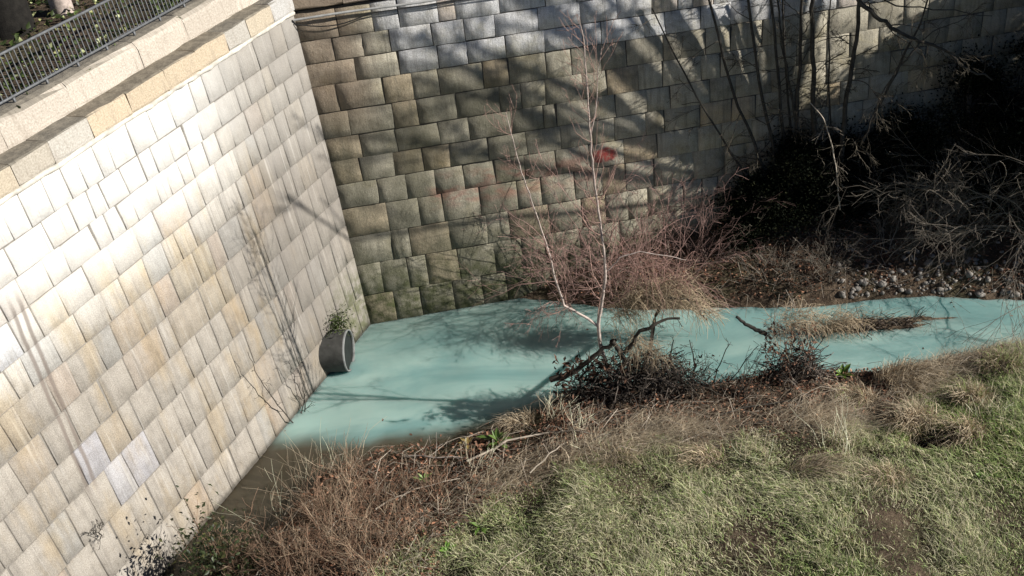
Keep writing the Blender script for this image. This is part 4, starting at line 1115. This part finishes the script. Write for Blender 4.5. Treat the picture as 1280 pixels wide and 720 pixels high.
# ---- black leaf mounds added as deep shade over the foot of the back wall
for (x, y, h, r, lab) in [(4.25, 14.9, 0.9, 0.6, 'low black mound added as the left end of the deep shade'), (4.95, 15.05, 1.3, 0.7, 'black mound added as deep shade left of the foot of the willow'), (5.7, 15.15, 1.2, 0.7, 'black mound added as deep shade behind the foot of the willow'), (6.75, 15.2, 1.5, 0.8, 'black mound added as the middle of the deep shade right of the willow'),
                          (7.8, 15.2, 2.1, 0.9, 'tall black mound added as deep shade below the pale bare thicket'), (8.9, 15.2, 2.9, 1.0, 'tallest black mound added as deep shade in the upper right corner')]:
    evergreen((x, y, 0), h, r, 16000, lab, 0.05, 'shade_mound', 0.05, 'shade_leaf')

# ---- bare trees beyond the right border whose limbs throw the shadows on both walls
e1 = np.array([-math.sin(SUN_PHI), -math.cos(SUN_PHI), 0])
def bare_tree(p, hc, limbs, label, r0=0.22, lv=2, kids=7):
    p = np.array(p, float); p[2] = float(gz(p[0], p[1]))
    root = empty('bare_tree', tuple(p), label, 'tree', 'bare trees beyond the right border')
    ct = np.array([p[0], p[1], hc]); P = [p + (ct - p) * s + np.array([rng.normal(0, .04), rng.normal(0, .04), 0]) * (0 < s < 1) for s in np.linspace(-0.02, 1, 9)]
    t = Tubes(); t.add(P, np.linspace(r0, r0 * 0.75, 9), 10); t.build('trunk', M['bark_dark'], root)
    tw = Tubes()
    for (ang, L, r, extra) in limbs:
        a = math.radians(ang); d = norm(e1 * math.sin(a) + np.array([0, 0, math.cos(a)]) + np.array(extra))
        fine = ang > 20; lvv = lv if fine else 1
        out = []; grow(out, ct - d * 0.1, d, L, r, lvv, rng, 0.3, 0.007 if not fine else 0.03, 0.0, kids * 2 if fine else 2, 0.34, 0.4, 0.6, 0.25, 0.62 if not fine else 0.4, 0.007)
        for P_, R_, l_ in out:
            if l_ == lvv: t = Tubes(); t.add(P_, R_, 8); t.build('limb', M['bark_dark'], root)
            else: tw.add(P_, R_, 4)
    tw.build('branches', M['bark_dark'], root)['kind'] = 'stuff'
bare_tree((9.2, 14.15, 0), 3.85, [(-12, 4.5, 0.045, (0, 0, 0)), (-10, 4.5, 0.04, (0, 0, 0)), (-6.7, 5, 0.045, (0, 0, 0)), (-3.6, 5, 0.04, (0, 0, 0)), (-0.3, 5.5, 0.045, (0, 0, 0)), (2.9, 5.5, 0.04, (0, 0, 0)), (6.2, 6, 0.045, (0, 0, 0)), (9.1, 6, 0.04, (0, 0, 0)), (12.6, 6, 0.05, (0, 0, 0)), (16.2, 6, 0.04, (0, 0, 0)), (-8.5, 4.5, 0.06, (0, 0, 0)), (-5.2, 5, 0.055, (0, 0, 0)), (-2.0, 5, 0.065, (0, 0, 0)), (1.2, 5.5, 0.06, (0, 0, 0)), (4.4, 5.5, 0.07, (0, 0, 0)), (7.6, 6, 0.06, (0, 0, 0)), (10.8, 6, 0.07, (0, 0, 0)), (14.2, 6, 0.06, (0, 0, 0)), (18, 6, 0.05, (0, 0, 0)), (22, 6.5, 0.045, (0, 0, 0)), (26, 6.5, 0.045, (0, 0, 0)), (31, 6.5, 0.035, (0, 0, 0)), (24, 7.5, 0.04, (0.06, 0, 0))],
          'bare many stemmed tree beyond the right border casting a fan of shadows', 0.16, 2, 3)

n = 420; P = np.stack([rng.uniform(-3.6, 8.5, n), rng.uniform(9.6, 14.3, n)], 1)
k = (dnear(P[:, 0], P[:, 1]) < -0.05) & (dfar(P[:, 0], P[:, 1]) < -0.05); edge = np.maximum(dnear(P[:, 0], P[:, 1]), dfar(P[:, 0], P[:, 1]))
P = P[k & (rng.random(n) < np.exp(edge * 3.5) + 0.05)]; n = len(P); P = np.concatenate([P, np.full((n, 1), 0.006)], 1)
V, F, T = leaf_cards(P, rng.uniform(0.03, 0.07, n), wchoice(n, [(1, 1, 1), (0.5, 0.5, 0.5), (1.8, 1.7, 1.4)], [.5, .3, .2]), 0.05, 0.5, 0.1); V[:, 2] = np.clip(V[:, 2], 0.003, 0.03)
tag(mesh_np('floating_leaves', V, F, M['leaf_dead'], None, T), 'scattered dead leaves floating on the turquoise water', 'leaves', kind='stuff')

# ---- cobbles on the far bank
protos = []
GC = 'pale cobbles on the dark far bank'
cand = []
while len(cand) < 230:
    px, py = rng.uniform(1045, 1290), rng.uniform(300, 372)
    if rng.random() > np.clip((py - 300) / 45, 0.12, 1): continue
    p = ground_at(px, py)
    if p[2] > 0.02: cand.append(p)
for i, p in enumerate(cand):
    if len(protos) < 7:
        V, F = [], []; nr, na = 5, 8; sc = np.array([rng.uniform(.8, 1.3), rng.uniform(.7, 1.0), rng.uniform(.5, .8)]); ph = rng.uniform(0, 6, 3)
        for a in range(nr):
            e = -math.pi / 2 + math.pi * (a + 0.001) / (nr - 1 + 0.002)
            for b in range(na):
                w = 2 * math.pi * b / na; v = np.array([math.cos(w) * math.cos(e), math.sin(w) * math.cos(e), math.sin(e)])
                V.append(v * sc * (1 + 0.14 * math.sin(3 * v[0] + ph[0]) + 0.12 * math.sin(4 * v[1] + ph[1]) + 0.1 * math.sin(5 * v[2] + ph[2])))
        for a in range(nr - 1):
            for b in range(na): F.append([a * na + b, a * na + (b + 1) % na, (a + 1) * na + (b + 1) % na, (a + 1) * na + b])
        o = mesh_np('cobble', V, F, M['stone'], None, None, True); protos.append(o)
    else:
        o = protos[i % 7].copy(); col.objects.link(o)
    s = rng.uniform(0.014, 0.055) * (1.5 if rng.random() < 0.12 else 1)
    o.location = (p[0], p[1], p[2] + s * 0.1); o.scale = (s, s, s); o.rotation_euler = (rng.normal(0, .3), rng.normal(0, .3), rng.uniform(0, 6.28))
    tag(o, 'small rounded cobble on the dark far bank at the right', 'stone', GC)

# ---- plants on and at the pale wall
p = wpt('L', *on_wall('L', 416, 404), 0.06); ft = empty('moss_tuft', tuple(p), 'green moss tuft growing on the wall right above the drain pipe', 'moss')
n = 900; P = p + rng.normal(0, 1, (n, 3)) * np.array([0.11, 0.14, 0.10]); V, F, T = leaf_cards(P, rng.uniform(0.03, 0.07, n), wchoice(n, [(0.35, 0.35, 0.28), (0.2, 0.2, 0.2), (0.6, 0.6, 0.4)], [0.4, 0.4, 0.2]), 0.9, 0.35)
mesh_np('leaves', V, F, M['leaf_green'], ft, T)['kind'] = 'stuff'
def wall_plant(lines, base_px, label, r, mat, tw=8, L=0.25):
    b = wpt('L', *on_wall('L', *base_px), 0.05); root = empty('wall_shrub', tuple(b), label, 'shrub')
    for ln in lines:
        Q = np.array([wpt('L', *on_wall('L', *q), 0.07 + 0.05 * i) for i, q in enumerate(ln)])
        Q = np.concatenate([np.linspace(a, b_, 4, endpoint=False) for a, b_ in zip(Q[:-1], Q[1:])] + [Q[-1:]]) + 0
        Q[1:-1] += rng.normal(0, 0.012, Q[1:-1].shape)
        t = Tubes(); t.add(Q, np.linspace(r, r * 0.3, len(Q)), 5, (1, 1, 1)); par_ = t.build('stem', mat, root)
        out = []; side_twigs(out, Q, np.linspace(r, r * 0.3, len(Q)), tw, L, 1, 0.1); t = Tubes()
        for p_, r_, l_ in out: t.add(p_, np.minimum(r_, 0.005), 3, (1, 1, 1))
        t.build('twigs', mat, par_)['kind'] = 'stuff'
wall_plant([[(367, 533), (345, 512), (322, 487), (304, 462), (290, 438)], [(377, 524), (373, 500), (358, 475), (345, 450)], [(372, 530), (372, 495), (362, 455)]], (367, 534), 'thin dark bare stems at the wall foot left of the pipe, drawn for a cast shadow', 0.011, M['bark_dark'])  # stems drawn where a plant's shadow falls on the wall
wall_plant([[(122, 668), (108, 662), (98, 660)], [(122, 668), (113, 655)], [(122, 668), (112, 675)]], (122, 668), 'small dry weed sprouting from a joint low in the pale wall', 0.006, M['bark_dark'], 6, 0.12)

# bramble with dark leaves in the bottom left corner by the wall
def leafy(p, r, h, n, label, name='bramble_bush', mat='leaf_green', tint=0.45, size=0.07):
    p = np.array(p, float); root = empty(name, tuple(p), label, 'bush', None); t = Tubes()
    for i in range(22):
        out = []; a = rng.uniform(0, 6.28); grow(out, p, norm([math.cos(a) * .7, math.sin(a) * .7, 1]), h * rng.uniform(.6, 1.2), 0.006, 1, rng, 0.1, 0.16, -0.05, 4)
        for p_, r_, l_ in out: t.add(p_, r_, 3)
    t.build('stems', M['stem_dry'], root)['kind'] = 'stuff'
    v = rng.normal(0, 1, (n, 3)); v[:, 2] = np.abs(v[:, 2]); P = p + v * np.array([r, r, h]) * 0.5
    V, F, T = leaf_cards(P, rng.uniform(0.6, 1.3, n) * size, wchoice(n, [(1, 1, 1), (0.6, 0.6, 0.6), (1.9, 1.4, 1.5)], [.5, .35, .15]) * tint * 0.55, 0.7, 0.5)
    mesh_np('leaves', V, F, M[mat], root, T)['kind'] = 'stuff'
leafy((-3.95, 8.7, float(gz(-3.95, 8.7))), 0.42, 0.85, 1100, 'dark leaved bramble in the bottom left corner between wall and dry weeds')
leafy((-3.55, 8.75, float(gz(-3.55, 8.75))), 0.22, 0.35, 300, 'low dark leaved bramble inside the reddish weeds near the wall')

# ---- terrace: trunks and ground cover behind the railing
def trunk(px, r, h, label, mat, tint, name='tree_trunk'):
    b = at_z(*px, 5.72); root = empty('park_tree', tuple(b), label, 'tree', 'trees behind the railing')
    P = [b + np.array([rng.normal(0, .03), rng.normal(0, .03), z]) for z in np.linspace(-.1, h, 9)]
    t = Tubes(); t.add(P, np.linspace(r * 1.25, r * 0.7, 9), 12, tint); t.build('trunk', mat, root)
    for i in range(7):
        a = rng.uniform(0, 6.28); out = []; grow(out, P[4 + i % 5], norm([math.cos(a), math.sin(a), .7]), 2.2, r * 0.3, 2, rng, .25, .1, .03, 5, rmin=0.006); t = Tubes()
        for p_, r_, l_ in out: t.add(p_, r_, 5, tint)
        t.build('limb', mat, root)
trunk((14, 40), 0.26, 6, 'thick dark trunk behind the railing in the top left corner', M['bark_dark'], (0.22, 0.22, 0.22))
trunk((78, 18), 0.12, 6, 'pale sunlit trunk behind the railing right of the dark one', M['birch'], (1.0, 1.0, 1.0))
n = 90000
P = np.stack([rng.uniform(-12, -2, n), rng.uniform(8, 24, n)], 1)
dd = (P - C0[:2]) @ yL[:2]; P = P[(dd > 0.75 + 0.1) & (dd < 6.5)]; n = len(P)
k = np.clip(0.6 + 1.4 * wob(P[:, 0] * 1.3, P[:, 1] * 1.3), 0.15, 1); P = P[rng.random(n) < k]; n = len(P)
P = np.concatenate([P, 5.72 + rng.uniform(0, 0.14, (n, 1))], 1)
V, F, T = leaf_cards(P, rng.uniform(0.05, 0.12, n), wchoice(n, [(0.3, 0.3, 0.3), (0.6, 0.6, 0.5), (2.0, 1.4, 1.9), (3.2, 2.4, 4.2)], [0.45, 0.25, 0.2, 0.1]), 0.5, 0.6)
tag(mesh_np('ground_cover', V, F, M['leaf_green'], None, T), 'low leafy ground cover and leaves behind the railing', 'ground cover', kind='stuff')
